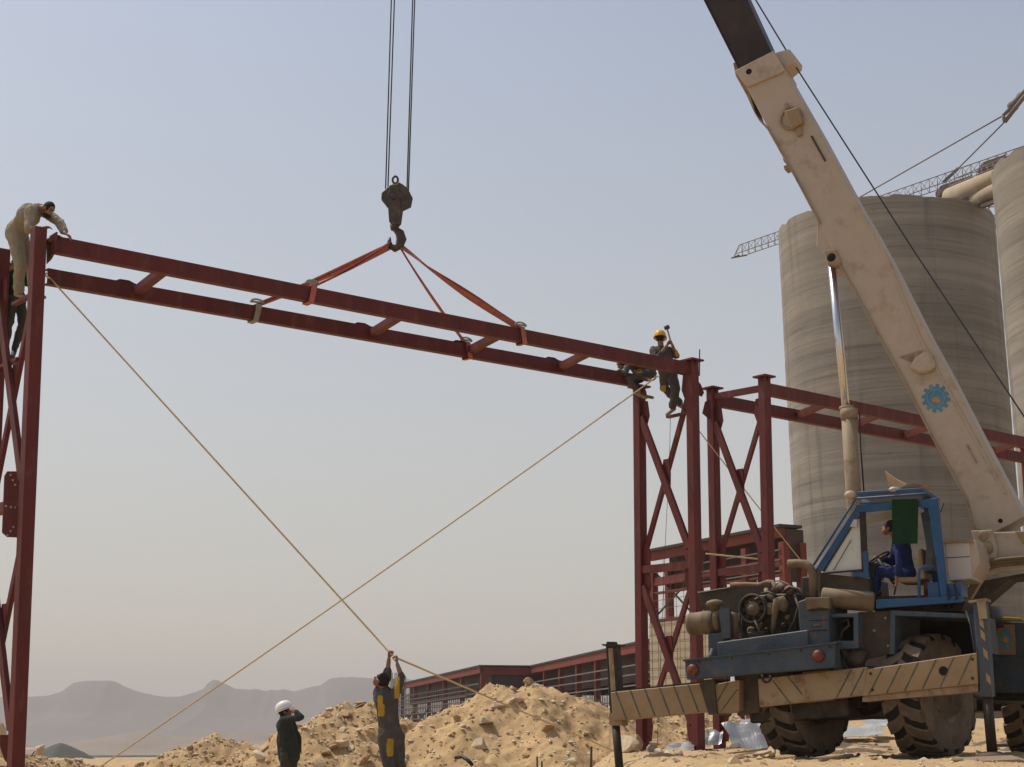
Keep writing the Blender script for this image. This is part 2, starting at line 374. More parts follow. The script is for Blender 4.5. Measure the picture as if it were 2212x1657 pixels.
# spoil heaps: own sheets rising out of the ground
HEAPS = []
def heap_fn(peaks):
    def f(X, Y):
        b = base_h(X, Y); h = np.full(np.shape(X), -9.0)
        for (cx, cy, z, r, p) in peaks:
            dx, dy = X - cx, Y - cy; wob = 1 + .16 * fbm(np.arctan2(dy, dx) * 1.3 + 7, np.zeros_like(dx) + cx, 3)
            d = np.sqrt(dx * dx + (dy * .9) ** 2 + .09) / (r * wob)
            h = np.maximum(h, (z + .12) * (1 - d ** p) - .03)
        h = h + .11 * fbm(X * .9, Y * .9, 3) + .085 * fbm(X * 3.3, Y * 3.3, 4) + .045 * np.abs(fbm(X * 9, Y * 9, 3)) - .02
        return np.maximum(b - .12, np.where(h > .1, h, h - .1)) + 0 * h
    return f
def heap(label, x0, x1, y0, y1, peaks, m='heap', st=.055):
    f = heap_fn(peaks); c = (peaks[0][0], peaks[0][1], gz(peaks[0][0], peaks[0][1]))
    o = grid_mesh('spoil_heap', np.arange(x0, x1, st), np.arange(y0, y1, st), f, m, c)
    tag(o, label, 'sand heap', 'heaps of dug spoil on the site'); HEAPS.append((o, f, (x0, x1, y0, y1))); return o
def pk(x, y, Y, r, p=1.0): q = at(x, y, Y); return (q.x, q.y, q.z, r, p)
h1 = heap('stony sand heap behind the man in the white helmet and the man hauling the rope', -6.2, 0.2, 28.5, 39, [pk(752, 1506, 34, 3.1, .95), pk(800, 1510, 34.2, 3.0, 1.0), pk(700, 1545, 33.5, 2.6, 1.0), pk(870, 1570, 34, 1.9, 1.0)])
h2 = heap('tall stony sand heap topped by a round boulder, in front of the long shed', -4.5, 6.2, 28, 42, [pk(1085, 1462, 34.5, 4.1, .92), pk(1150, 1466, 34.6, 4.2, .95), pk(1240, 1505, 34.6, 3.3, 1.0), pk(1020, 1540, 34, 2.5, 1.0)])
h3 = heap('low pale rubble heap on the edge of the drop, short of the white-helmeted man', -9.2, -3.2, 30, 39, [pk(470, 1600, 35, 2.1, 1.2), pk(520, 1606, 35, 2.4, 1.2), pk(585, 1612, 34.5, 2.2, 1.1)])
h4 = heap('wide sand bank behind the feet of the steel towers', .8, 9.5, 33.6, 43, [pk(1365, 1522, 38, 3.4, 1.0), pk(1470, 1530, 38.6, 3.6, 1.1), pk(1590, 1545, 38.6, 3.4, 1.1)])
h5 = heap('small stony bank beside the foot of the tallest tower', -11.5, -7.2, 30, 38, [pk(135, 1642, 35, 1.5, 1.1), pk(60, 1632, 34, 1.4, 1.1)])

# stones
def rock_mesh(name, m, seed, sub=2):
    rg = random.Random(seed); bm = bmesh.new(); bmesh.ops.create_icosphere(bm, subdivisions=sub, radius=1.0)
    pl = [(Vector((rg.gauss(0, 1), rg.gauss(0, 1), rg.gauss(0, 1))).normalized(), rg.uniform(.38, .8)) for _ in range(13)]
    sc3 = Vector((rg.uniform(.8, 1.25), rg.uniform(.7, 1.1), rg.uniform(.5, .85)))
    for v in bm.verts:
        p = v.co.copy()
        for n_, d in pl:
            e = p.dot(n_) - d
            if e > 0: p -= n_ * e * .99
        p += Vector((rg.uniform(-1, 1), rg.uniform(-1, 1), rg.uniform(-1, 1))) * .022
        v.co = Vector((p.x * sc3.x, p.y * sc3.y, p.z * sc3.z)) * 1.25
    me = bpy.data.meshes.new(name); bm.to_mesh(me); bm.free(); me.materials.append(M[m]); return me
RM = [rock_mesh('rock', ('rock', 'rockp', 'rock', 'rockd')[i % 4], 100 + i, 2) for i in range(12)]
RS = [rock_mesh('stone', ('rock', 'rockp', 'rock', 'rockd')[i % 4], 300 + i, 1) for i in range(8)]
def put_rock(name, me, p, s, parent=None, rot=None):
    o = bpy.data.objects.new(name, me); col.objects.link(o)
    q = Vector(p)
    if parent: o.parent = parent; q = q - XF[parent.name].translation
    o.location = q; o.scale = s if isinstance(s, tuple) else (s, s, s)
    o.rotation_euler = rot if rot else (random.uniform(-.5, .5), random.uniform(-.5, .5), random.uniform(0, 6.28)); return o
def on_surface(x, y, f, Y0=24., Y1=60., ):
    """first point of a height function met along the view ray through a measured position"""
    r = ray(x, y); Ys = np.linspace(Y0, Y1, 1200); t = Ys / r.y
    X = CAM.x + r.x * t; Z = CAM.z + r.z * t; s = f(X, Ys) - Z; i = np.argmax(s > 0)
    return Vector((X[i], Ys[i], Z[i])) if s[i] > 0 else None
cnt = {0: 62, 1: 96, 2: 46, 3: 42, 4: 26}
for hi, (ho, hf, (x0, x1, y0, y1)) in enumerate(HEAPS):
    X, Yv = rng.uniform(x0, x1, 4000), rng.uniform(y0, (y0 + y1) / 2 + 1.2, 4000)
    Z = hf(X, Yv); ok = np.nonzero(Z > base_h(X, Yv) + .04)[0][:cnt[hi]]
    for i in ok:
        s = .04 + .13 * random.random() ** 3
        put_rock('rock', random.choice(RM if s > .09 else RS), (X[i], Yv[i], Z[i] + s * .15), (s, s * random.uniform(.7, 1.1), s * random.uniform(.6, 1)), ho)
X, Yv = np.concatenate([rng.uniform(-9, 11, 300), rng.uniform(1.5, 9.5, 140)]), np.concatenate([rng.uniform(16.5, 36, 300), rng.uniform(18.5, 31, 140)]); Z = base_h(X, Yv); k = 0
for x, y, z in zip(X, Yv, Z):
    if (5 < x < 9 and 20 < y < 27 and random.random() < .6) or k >= 290: continue
    s = .035 + .11 * random.random() ** 3; k += 1
    put_rock('rock', random.choice(RS), (x, y, z + s * .2), (s, s * random.uniform(.7, 1.1), s * random.uniform(.6, 1)), ground)
X, Yv = rng.uniform(-11, -2.5, 70), rng.uniform(32.5, 36.5, 70); Z = base_h(X, Yv)
for x, y, z in zip(X, Yv, Z):
    s = .04 + .14 * random.random() ** 2.5
    put_rock('rock', random.choice(RM if s > .08 else RS), (x, y, z + s * .2), (s, s * random.uniform(.7, 1.1), s * random.uniform(.5, 1)), ground)
# pebbles: too many and too small to pick apart
def pebbles(name, n, fn, reg, parent, smin=.008, smax=.03):
    base = RS[0]; bm = bmesh.new(); bmesh.ops.create_icosphere(bm, subdivisions=0 or 1, radius=1); vv = np.array([v.co[:] for v in bm.verts]); ff = np.array([[v.index for v in f.verts] for f in bm.faces]); bm.free()
    # octahedra keep them cheap
    vv = np.array([(1, 0, 0), (-1, 0, 0), (0, 1, 0), (0, -1, 0), (0, 0, 1), (0, 0, -1)], float); ff = np.array([(0, 2, 4), (2, 1, 4), (1, 3, 4), (3, 0, 4), (2, 0, 5), (1, 2, 5), (3, 1, 5), (0, 3, 5)])
    x = rng.uniform(reg[0], reg[1], n); y = rng.uniform(reg[2], reg[3], n); z = fn(x, y); keep = np.ones(n, bool) if parent is ground else z > base_h(x, y) + .03
    x, y, z = x[keep], y[keep], z[keep]; n = len(x); s = smin + (smax - smin) * rng.random(n) ** 4.5
    sh = vv[None] * (1 + rng.uniform(-.35, .35, (n, 6, 1))) * np.stack([s * rng.uniform(.7, 1.3, n), s * rng.uniform(.7, 1.3, n), s * rng.uniform(.5, .9, n)], -1)[:, None]
    a = rng.uniform(0, 6.28, n); c_, s_ = np.cos(a)[:, None], np.sin(a)[:, None]
    V = np.stack([sh[..., 0] * c_ - sh[..., 1] * s_, sh[..., 0] * s_ + sh[..., 1] * c_, sh[..., 2]], -1) + np.stack([x, y, z + s * .2], -1)[:, None]
    V = V.reshape(-1, 3) - np.array(XF[parent.name].translation); Fc = (ff[None] + (np.arange(n) * 6)[:, None, None]).reshape(-1, 3)
    me = bpy.data.meshes.new(name); me.from_pydata(V.tolist(), [], Fc.tolist()); me.materials.append(M['rock']); me.materials.append(M['rockd']); me.materials.append(M['rockp'])
    mi = np.repeat(rng.integers(0, 3, n), 8); me.polygons.foreach_set('material_index', mi.tolist())
    o = bpy.data.objects.new(name, me); col.objects.link(o); o.parent = parent; o['kind'] = 'stuff'; return o
for ho, hf, (x0, x1, y0, y1) in HEAPS: pebbles('pebbles', 9000, hf, (x0, x1, y0, (y0 + y1) / 2 + 1.5), ho, .008, .06)
pebbles('pebbles', 9000, base_h, (-10, 12, 16, 37), ground, .01, .045)

BOULDERS = [  # x, y, size, flatness, label, dark?
 (1141, 1470, .155, .95, 'round brown boulder perched on the crest of the tall heap', 1, 1),
 (1108, 1478, .10, .7, 'pale lump beside the round boulder on the crest of the tall heap', 0, 1),
 (1052, 1563, .27, .5, 'broad pale slab halfway up the tall heap, ochre underneath', 0, 1),
 (1037, 1612, .20, .8, 'blocky pale boulder low on the tall heap, one flat sunlit face', 0, 1),
 (1075, 1525, .12, .7, 'flat cream stone just under the crest of the tall heap', 0, 1),
 (985, 1553, .12, .9, 'ochre stone on the flank of the tall heap, facing the gap', 1, 1),
 (1158, 1551, .09, .8, 'small whitish stone in the middle of the tall heap', 0, 1),
 (1180, 1575, .15, .6, 'rough split rock in the middle of the tall heap', 1, 1),
 (1265, 1585, .11, .7, 'grey-buff stone on the lower tall heap near the striped outrigger', 0, 1),
 (736, 1612, .22, .65, 'long tilted pale boulder on the heap behind the white helmet', 0, 0),
 (800, 1582, .10, .7, 'flat pale stone beside the rope hauler on the heap', 0, 0),
 (775, 1577, .075, .9, 'small upright cream stone high on the heap beside the rope hauler', 0, 0),
 (702, 1628, .11, .8, 'rounded ochre stone at the foot of the heap behind the white helmet', 1, 0),
 (815, 1598, .09, .6, 'flat whitish stone at the rope hauler\'s thigh', 0, 0),
 (750, 1543, .14, .8, 'brown clod near the top of the heap behind the white helmet', 1, 0),
 (775, 1511, .17, .4, 'dark flat clod on the crest of the heap beside the rope hauler', 1, 0),
 (645, 1568, .12, .6, 'ochre slab on the steep edge of the heap at the white-helmeted man\'s shoulder', 1, 0),
]
for (x, y, s, fl, lb, dk, hi) in BOULDERS:
    for dy in range(3, 90, 3):
        p = on_surface(x, y + dy, HEAPS[hi][1], 26, 38)
        if p is not None and float(HEAPS[hi][1](np.array([p.x]), np.array([p.y]))[0]) > gz(p.x, p.y) + .05: break
    if p is None: p = at(x, y + 4, 34.5)
    me = rock_mesh('boulder', 'rockd' if dk else 'rock', int(x * 7 + y), 3)
    o = put_rock('boulder', me, (p.x, p.y, p.z + s * .35), (s, s * .85, s * fl), None, (random.uniform(-.25, .25), random.uniform(-.25, .25), random.uniform(0, 6.28)))
    tag(o, lb, 'boulder', 'large stones lying about the heaps')
GB = [(1368, 1622, 31.6, .36, .75, 'large ochre boulder against the far leg of the rope-tied tower', 1), (1352, 1640, 30, .24, .8, 'pale boulder beside the dark outrigger post, lower of two', 0), (1405, 1601, 33.2, .2, .8, 'rounded pale boulder just behind the far leg of the rope-tied tower', 0),
 (1276, 1608, 27, .22, .8, 'ochre boulder with a bright top beside the thin upright stake', 1), (1235, 1650, 24.5, .26, .9, 'craggy pale rock at the bottom edge under the tall heap', 0), (1285, 1632, 26, .16, .7, 'low pale stone at the foot of the thin stake', 0),
 (1665, 1612, 27, .2, .7, 'jumbled buff rock beside the dusty rear tyre', 0), (1640, 1632, 26, .15, .6, 'flat buff rock in front of the rear tyre', 0), (1588, 1608, 31, .12, .8, 'small stone by the foot of the second tower', 0),
 (1700, 1640, 22, .12, .7, 'brown stone lying just before the rear tyre tread', 1), (300, 1634, 35.2, .2, .6, 'orange-brown boulder beside the rope\'s end on the ridge', 1), (170, 1629, 35, .18, .5, 'flat cream rock on the ridge near the tallest tower', 0), (570, 1610, 33, .13, 1.0, 'cream stone standing on the rubble behind the white helmet', 0),
 (1948, 1606, 28, .1, .8, 'small white stone between the crane wheels', 0), (1968, 1606, 28, .1, .7, 'small buff stone touching the nearer crane tyre', 0)]
for (x, y, Y, s, fl, lb, dk) in GB:
    p = at(x, y, Y); me = rock_mesh('boulder', 'rockd' if dk else 'rock', int(x * 3 + y), 3)
    hs = max([gz(p.x, p.y)] + [float(f(np.array([p.x]), np.array([p.y]))[0]) for _, f, b in HEAPS if b[0] < p.x < b[1] and b[2] < p.y < b[3]])
    o = put_rock('boulder', me, (p.x, p.y, hs + s * .3), (s, s * .85, s * fl), None, (random.uniform(-.2, .2), random.uniform(-.2, .2), random.uniform(0, 6.28)))
    tag(o, lb, 'boulder', 'large stones lying about the heaps')
# upright stones on the ridge
def standing(x0, y0, x1, y1, Y, w, lb):
    a, b = at(x0, y0, Y), at(x1, y1, Y); me = rock_mesh('boulder', 'rock', int(x0 + y0), 3); d = b - a
    o = put_rock('boulder', me, (a + b) / 2, (w, w, d.length / 1.5), None, d.to_track_quat('Z', 'Y').to_euler()); tag(o, lb, 'boulder', 'large stones lying about the heaps')
standing(76, 1650, 87, 1600, 34.5, .12, 'narrow cream stone leaning upright on the ridge beside the tallest tower')
standing(4, 1640, 6, 1550, 34, .16, 'tall pale stone standing behind the foot of the tallest tower')

# ================================================================== far land
def ridge(name, prof, Y, depth, zbase, m='hill', rough=6, nx=220, ny=26):
    px = np.array([p[0] for p in prof], float); py = np.array([p[1] for p in prof], float)
    xx = np.linspace(px[0], px[-1], nx); top = np.interp(xx, px, py)
    Q = np.array([at(x, r, Y)[:] for x, r in zip(xx, top)]); T = np.linspace(-1, 1, ny)[:, None]
    e = 1 - np.abs(T); ph = .62 * e ** 1.1 + .38 * sm(e, .80, .96)
    xw = np.broadcast_to(Q[:, 0], (ny, nx)); yy = np.broadcast_to(Y + T * depth, (ny, nx)); n1 = fbm(xw / (depth * .16), yy / (depth * .5), 4)
    Vz = zbase + (Q[:, 2] - zbase) * np.maximum(0, ph) + n1 * rough * e * (1 - e) * 4
    V = np.stack([xw, yy + n1 * depth * .08 * (1 - e), Vz], -1).reshape(-1, 3).tolist()
    f = [(j * nx + i, j * nx + i + 1, (j + 1) * nx + i + 1, (j + 1) * nx + i) for j in range(ny - 1) for i in range(nx - 1)]
    mb = MB(); mb.add(V, f, 0, True); o = mb.build(name, m); return tag(o, kind='structure')
ridge('mesa_hills', [(-900, 1540), (-400, 1510), (0, 1503), (60, 1503), (110, 1500), (140, 1491), (166, 1472), (190, 1468), (242, 1467), (262, 1478), (290, 1490), (330, 1499), (360, 1503), (395, 1502), (425, 1493), (444, 1486), (452, 1474), (466, 1465), (482, 1473), (505, 1484), (543, 1487), (554, 1485), (575, 1491), (589, 1487), (601, 1489), (615, 1486), (638, 1491), (677, 1480), (694, 1477), (714, 1463), (724, 1460), (763, 1459), (814, 1463), (877, 1463), (920, 1470), (1000, 1482), (1300, 1500), (1900, 1530), (2900, 1560)], 3400, 620, -16, 'hill', 5, 1100, 26)
ridge('low_hills', [(120, 1606), (180, 1598), (240, 1588), (300, 1578), (345, 1582), (380, 1590), (430, 1585), (480, 1576), (560, 1572), (640, 1574), (740, 1580), (900, 1590), (1200, 1600)], 1750, 260, -16, 'plain', 1.5, 160, 16)
q = at(150, 1601, 170)
mb = MB(); V = []; nx, ny = 60, 20
for j in range(ny):
    for i in range(nx):
        u, v = i / (nx - 1) * 2 - 1, j / (ny - 1) * 2 - 1
        h = max(0, 1 - abs(u + .12) ** 1.25 * 1.1) * max(0, 1 - abs(v)) ** .8
        V.append((q.x + u * 7.5, q.y + v * 6, -3.2 + (q.z + 3.2) * h + .06 * float(noise(np.array([u * 9]), np.array([v * 9]))[0])))
mb.add(V, [(j * nx + i, j * nx + i + 1, (j + 1) * nx + i + 1, (j + 1) * nx + i) for j in range(ny - 1) for i in range(nx - 1)], 0, True)
solo(mb, 'gravel_heap', 'gravelhill', 'dark grey-green gravel heap beyond the ridge, under the flat-topped mesa', 'gravel heap')

# ================================================================== silos, jib crane, ducts between them
def silo(lb, px_l, px_r, prow, Y, rim_row, extra=()):
    cx = (px_l + px_r) / 2; c = at(cx, prow, Y); l, r_ = at(px_l, prow, Y), at(px_r, prow, Y); rad = (r_ - l).length / 2
    zt = at(cx, rim_row, Y - rad).z; z0 = -7.0; n = 160
    t = thing('concrete_silo', (c.x, c.y, z0), lb, 'silo', 'concrete silos behind the steel frame')
    return t, c.x, c.y, rad, z0, zt
def silo_geo(t, cx, cy, rad, z0, zt, lean):
    n, rings = 160, 90; mb = MB(); A = np.linspace(0, 2 * math.pi, n, endpoint=False)
    ZZ = np.repeat(np.linspace(z0, zt, rings + 1)[:, None], n, 1); AA = np.repeat(A[None], rings + 1, 0)
    rr = rad + .012 * noise(ZZ * .9, ZZ * 0 + 3) + .012 * noise(np.cos(AA) * 6 + 9, np.sin(AA) * 6 + 4, ZZ * .7) + .02 * np.sin(np.arange(rings + 1) * 2.4)[:, None] * (np.arange(rings + 1) % 3 == 0)[:, None]
    Zv = ZZ.copy(); Zv[-1] += .2 * fbm(np.cos(A) * 9 + 3, np.sin(A) * 9, 3)
    V = np.stack([cx + np.cos(AA) * rr + lean * (ZZ - z0), cy + np.sin(AA) * rr, Zv], -1).reshape(-1, 3).tolist()
    F = [(j * n + i, j * n + (i + 1) % n, (j + 1) * n + (i + 1) % n, (j + 1) * n + i) for j in range(rings) for i in range(n)]
    mb.add(V, F, 0, True); o = len(V)
    W2 = [(cx + math.cos(a) * (rad - .35) + lean * (zt - z0), cy + math.sin(a) * (rad - .35), zt) for a in A] + [(cx + math.cos(a) * (rad - .35) + lean * (zt - z0 - 6), cy + math.sin(a) * (rad - .35), zt - 6) for a in A]
    top = V[-n:]
    mb.add(top + W2, [(i, (i + 1) % n, n + (i + 1) % n, n + i) for i in range(n)] + [(n + i, n + (i + 1) % n, 2 * n + (i + 1) % n, 2 * n + i) for i in range(n)], 0, False)
    mb.add(W2[n:], [list(range(n))], 0)
    mb.build('shell', 'concrete', t)
SY = 139.0
s1 = silo('weathered grey concrete silo standing behind the crane boom', 1704, 2162, 600, SY, 421)
LE1 = -.013
silo_geo(*s1, LE1)
t1, sx1, sy1, sr1, sz0, szt = s1
# platform hung on the silo's rim
mb = MB(); pa = Fr(at(2141, 470, SY + .5), (1, 0, 0), (0, 1, 0), (0, 0, 1))
mb.box(pa, (-1.2, 0, -.9), (.55, 2.2, -.5)); mb.prism([pa.w((-1.2, 0, -.9)), pa.w((.2, 0, -.9)), pa.w((-.3, 0, -1.5)), pa.w((-1.2, 0, -1.5))], (0, 2.2, 0))
for x in (-1.0, -.2, .5): mb.tube([pa.w((x, 0, -.5)), pa.w((x, 0, 1.1))], .06, 6)
for z in (.2, 1.05): mb.tube([pa.w((-1.2, 0, z)), pa.w((.55, 0, z))], .05, 6)
mb.tube([pa.w((-1.0, 0, -.4)), pa.w((-.1, 0, 1.0))], .04, 6)
mb.build('work_platform', 'jib', t1)
# second silo, nearer, cut by the frame's edge
LE2 = -.016
s2c = at(2450, 620, 112)
rad2 = abs(at(2194, 620, 112).x - s2c.x); zt2 = at(2450, 262, 112 - rad2).z
t2 = thing('concrete_silo', (s2c.x, s2c.y, -7), 'grey concrete silo standing closer, cut off by the edge of the view', 'silo', 'concrete silos behind the steel frame')
silo_geo(t2, s2c.x, s2c.y, rad2, -7.0, zt2, LE2)

def lattice(mb, a, b, w, h, n, rc=.1, rl=.055, up=(0, 0, 1)):
    a, b = Vector(a), Vector(b); d = (b - a).normalized(); s = d.cross(Vector(up)).normalized(); u = s.cross(d)
    def c(t, i): p = a.lerp(b, t); return p + (s * (-w / 2) if i == 0 else s * (w / 2) if i == 1 else u * h)
    for i in range(3): mb.tube([c(0, i), c(1, i)], rc, 6)
    for k in range(n):
        t0, t1_, tm = k / n, (k + 1) / n, (k + .5) / n
        for i in (0, 1): mb.tube([c(t0, i), c(tm, 2)], rl, 5); mb.tube([c(tm, 2), c(t1_, i)], rl, 5)
        mb.tube([c(t0, 0), c(t1_, 1)], rl, 5)
    return c
ZJ = 54.0
ja, jb = atz(1596, 551, ZJ), atz(2150, 362, ZJ); jd = (jb - ja).normalized(); jr = jb + jd * 26
mastp = jr
tc_ = thing('tower_crane', (mastp.x, mastp.y, -6), 'lattice tower crane whose long jib passes behind the concrete silos', 'tower crane')
mb = MB(); cfn = lattice(mb, ja, jr, 1.2, 1.15, 60, .05, .024); mb.build('jib', 'jib', tc_)
mb = MB(); mb.tube([ja + Vector((-.9, 0, -.35)), ja + Vector((.9, 0, .0))], .09, 6); mb.tube([ja, ja + Vector((-.6, 0, -.3))], .08, 6); mb.tube([ja + Vector((0, 0, 1.1)), ja + Vector((-.6, 0, -.3))], .05, 6); mb.build('jib_end_frame', 'jib', tc_)
mb = MB()
for sx in (-1, 1):
    for sy in (-1, 1): mb.tube([mastp + Vector((sx * .9, sy * .9, -60)), mastp + Vector((sx * .9, sy * .9, 1))], .14, 6)
for k in range(26):
    z = -58 + k * 2.3
    for (p, q2) in (((-1, -1), (1, -1)), ((1, -1), (1, 1)), ((1, 1), (-1, 1)), ((-1, 1), (-1, -1))):
        mb.tube([mastp + Vector((p[0] * .9, p[1] * .9, z)), mastp + Vector((q2[0] * .9, q2[1] * .9, z + 2.3))], .07, 5)
mb.build('mast', 'jib', tc_)
ap = at(2171, 250, jb.y - 6); ap2 = at(2167, 255, jb.y - 6); hd = at(2222, 188, jb.y - 8)
mb = MB(); mb.tube([at(2166, 250, ap.y), at(2180, 236, ap.y), at(2190, 222, ap.y), hd], [.16, .22, .3, .22], 6); mb.tube([at(2169, 264, ap.y), hd + Vector((.4, 0, .2))], .2, 6); mb.tube([at(2166, 250, ap.y), at(2169, 264, ap.y)], .16, 6)
mb.ell(at(2187, 230, ap.y), [Vector((.55, 0, 0)), Vector((0, .4, 0)), Vector((0, 0, .5))], 8, 6); mb.ell(at(2207, 209, ap.y), [Vector((.55, 0, 0)), Vector((0, .4, 0)), Vector((0, 0, .45))], 8, 6)
mb.tube([hd, mastp + Vector((0, 0, 11))], .25, 6); mb.tube([mastp, mastp + Vector((0, 0, 12))], .3, 6)
mb.build('apex_frame', 'jib', tc_)
e1 = atz(1820, 447, ZJ + 1.4); e2 = atz(2054, 379, ZJ + 1.3)
mb = MB(); mb.tube([e1, at(2166, 250, ap.y)], .07, 5); mb.build('tie_bar', 'jib', tc_)
mb = MB(); mb.tube([e2, at(2169, 264, ap.y)], .07, 5); mb.bar(e2 + Vector((-.8, 0, -.7)), e2 + Vector((.7, 0, .7)), .3, .3); mb.build('tie_bar', 'jib', tc_)
mb = MB(); tr = ja.lerp(jb, .86); mb.box(Fr(tr, jd, (0, 1, 0), (0, 0, 1)), (-2, -1, -.9), (1.8, 1, -.2)); mb.box(Fr(ja.lerp(jb, .985), jd, (0, 1, 0), (0, 0, 1)), (-1.2, -1, -1.4), (1.4, 1, .7)); mb.build('trolley', 'rebar', tc_)
# ducts from silo to silo
cd = thing('conveyor_bridge', at(2060, 425, 137), 'pair of beige ducts with walkway rails bridging the tops of the silos', 'conveyor')
d1a, d1b = at(2052, 424, 140), at(2200, 366, 122); d2a, d2b = at(2085, 437, 138), at(2200, 392, 120)
mb = MB(); mb.tube([d1a, d1b], .80, 16); mb.build('duct', 'pipe', cd)
mb = MB(); mb.tube([d2a, d2b], .65, 16); mb.build('duct', 'pipe', cd)
mb = MB()
for a, b, h in ((d1a, d1b, 1.5), (d2a, d2b, 1.25)):
    for z in (h, h - .5): mb.tube([a + Vector((0, 0, z)), b + Vector((0, 0, z))], .05, 5)
    for k in range(13): p = a.lerp(b, k / 12); mb.tube([p + Vector((0, -.3, .4)), p + Vector((0, 0, h))], .045, 5)
mb.build('handrail', 'jib', cd)
mb = MB()
for a, b in ((d1a, d1b), (d2a, d2b)): mb.bar(a + Vector((0, 0, -.95)), b + Vector((0, 0, -.95)), .5, .3)
mb.build('support_beam', 'rebar', cd)

# ================================================================== steel sheds in the background
def facade(o_px, o_Y, e_px, e_Y, row):
    a, b = at(o_px, row, o_Y), at(e_px, row, e_Y); a = Vector((a.x, a.y, CAM.z)); b = Vector((b.x, b.y, CAM.z)); r = (b - a).normalized()
    d = Vector((0, 0, 1)).cross(r); return Fr(a, r, d, (0, 0, 1)), (b - a).length
def shed(lb, F, Lf, he, zb, dep, cols, girts, band, braces, end_face=True, lo=0., rb=True, cs=.38):
    """F.right runs along the facade from its far to its near end; he eave height above the lens, band how far the dark sheeting hangs"""
    t = thing('steel_shed', F.w((Lf / 2, 0, zb)), lb, 'steel building', 'unfinished red steel sheds')
    mb = MB(); mb.box(F, (-.4, -.3, he), (Lf + .3, dep, he + .14)); mb.build('roof', 'roofclad', t)
    mb = MB(); mb.box(F, (-.3, -.2, he - .55), (Lf + .2, .12, he)); mb.build('eave_beam', 'steel2', t)
    mb = MB(); mb.box(F, (0, .9, he - band), (Lf, 1.05, he - .1)); mb.build('sheeting', 'darkclad', t)  # dark upper cladding, also stands in for shade under the roof
    if end_face:
        mb = MB(); mb.box(F, (Lf - .2, 1.1, he - band), (Lf, dep, he - .3)); mb.build('sheeting', 'darkclad', t)
        mb = MB(); mb.box(F, (Lf + .02, -.1, he - .7), (Lf + .2, dep, he - .05)); mb.build('gable_beam', 'steel2', t)
    for row_k, rows in enumerate((0., dep)):
        for c in cols:
            mb = MB(); mb.box(F, (c - cs / 2, rows - .1, zb), (c + cs / 2, rows + .3, he - .4)); mb.build('column', 'steel2', t)
    for g in girts:
        mb = MB(); mb.box(F, (0, -.30, g), (Lf, -.2, g + .09)); mb.build('girt', 'girt', t)
    for (c0, z0, c1, z1) in braces:
        mb = MB(); mb.tube([F.w((c0, .05, z0)), F.w((c1, .05, z1))], .11, 6); mb.tube([F.w((c0, .1, z1)), F.w((c1, .1, z0))], .11, 6)
        cm = ((c0 + c1) / 2, 0, (z0 + z1) / 2); mb.box(F, (cm[0] - .9, -.02, cm[2] - .4), (cm[0] + .9, .02, cm[2] + .4)); mb.build('cross_brace', 'rebar', t)
    return t
# far shed
FA, LA = facade(868, 187, 1040, 139, 1478)
zA = at(1040, 1440, 139).z - CAM.z
ca = [LA * k / 5.0 for k in range(6)]
shA = shed('far end of the long red shed, its gable stepping back beside the tall heap', FA, LA, zA, .3, 21, ca, [zA - 1.5, zA - 2.3, zA - 3.1], 2.4, [(ca[i], 1.2, ca[i + 1], zA - 3.1) for i in range(5)])
mb = MB(); mb.box(FA, (-2, -1.2, -7), (LA + 8, 22, 1.15)); mb.build('plinth', 'concrete2', shA)
mb = MB()
for k in range(46):
    x = LA * k / 45.0; mb.tube([FA.w((x, -1.3, .9)), FA.w((x, -1.3, zA + .2 + (1.2 * random.random() if k < 12 else -1.6)))], .045, 4, smooth=False)
for z in (1.7, 2.3, 2.9, 3.3, 3.8): mb.tube([FA.w((0, -1.35, z)), FA.w((LA, -1.35, z + random.uniform(-.1, .1)))], .05, 4, smooth=False)
o = mb.build('rebar_mesh', 'rebar', shA); o['kind'] = 'stuff'
# nearer shed
FB, LB = facade(1145, 141, 1440, 98, 1442)
zB = at(1145, 1442, 141).z - CAM.z
cb = [LB * k / 7.0 for k in range(8)]
shB = shed('near half of the long red shed, passing behind the rope-tied steel tower', FB, LB, zB, .3, 18, cb, [zB - 1.4, zB - 2.0, zB - 2.7], 2.3, [(cb[i], .8, cb[i + 1], zB - 3.3) for i in range(0, 7)], True, cs=.42)
mb = MB(); mb.box(FB, (-1, -.8, -7), (LB + 4, 20, .9)); mb.build('plinth', 'concrete2', shB)
mb = MB()
for k in range(70):
    x = LB * k / 69.0; mb.tube([FB.w((x, -1., .5)), FB.w((x, -1., zB - 2.8 - .6 * random.random()))], .035, 4, smooth=False)
for z in (1.2, 1.7, 2.2): mb.tube([FB.w((0, -1.05, z)), FB.w((LB, -1.05, z))], .04, 4, smooth=False)
o = mb.build('rebar_mesh', 'rebar', shB); o['kind'] = 'stuff'
# tall shed behind the towers
FC, LC = facade(1405, 73, 1692, 64, 1180)
zC = at(1691, 1139, 64).z - CAM.z
shC = thing('steel_shed', FC.w((LC / 2, 0, -2)), 'tall red shed between the steel towers and the silo, beige wall board hung below', 'steel building', 'unfinished red steel sheds')
def cpx(x, row=1300): return FC.L(x, row, 0).x
zz = lambda row, x=1550: FC.L(x, row, 0).z
mb = MB(); mb.box(FC, (-.2, -.25, zC), (LC + .1, .9, zC + .12)); mb.build('roof', 'roofclad', shC)
mb = MB(); mb.box(FC, (0, -.1, zC - .4), (LC, .1, zC)); mb.build('eave_beam', 'steel2', shC)
mb = MB(); mb.box(FC, (0, 1.0, zC - 1.7), (LC - .1, 1.1, zC - .05)); mb.box(FC, (LC - .1, .12, zC - 2.2), (LC, .98, zC - .05)); mb.build('sheeting', 'darkclad', shC)
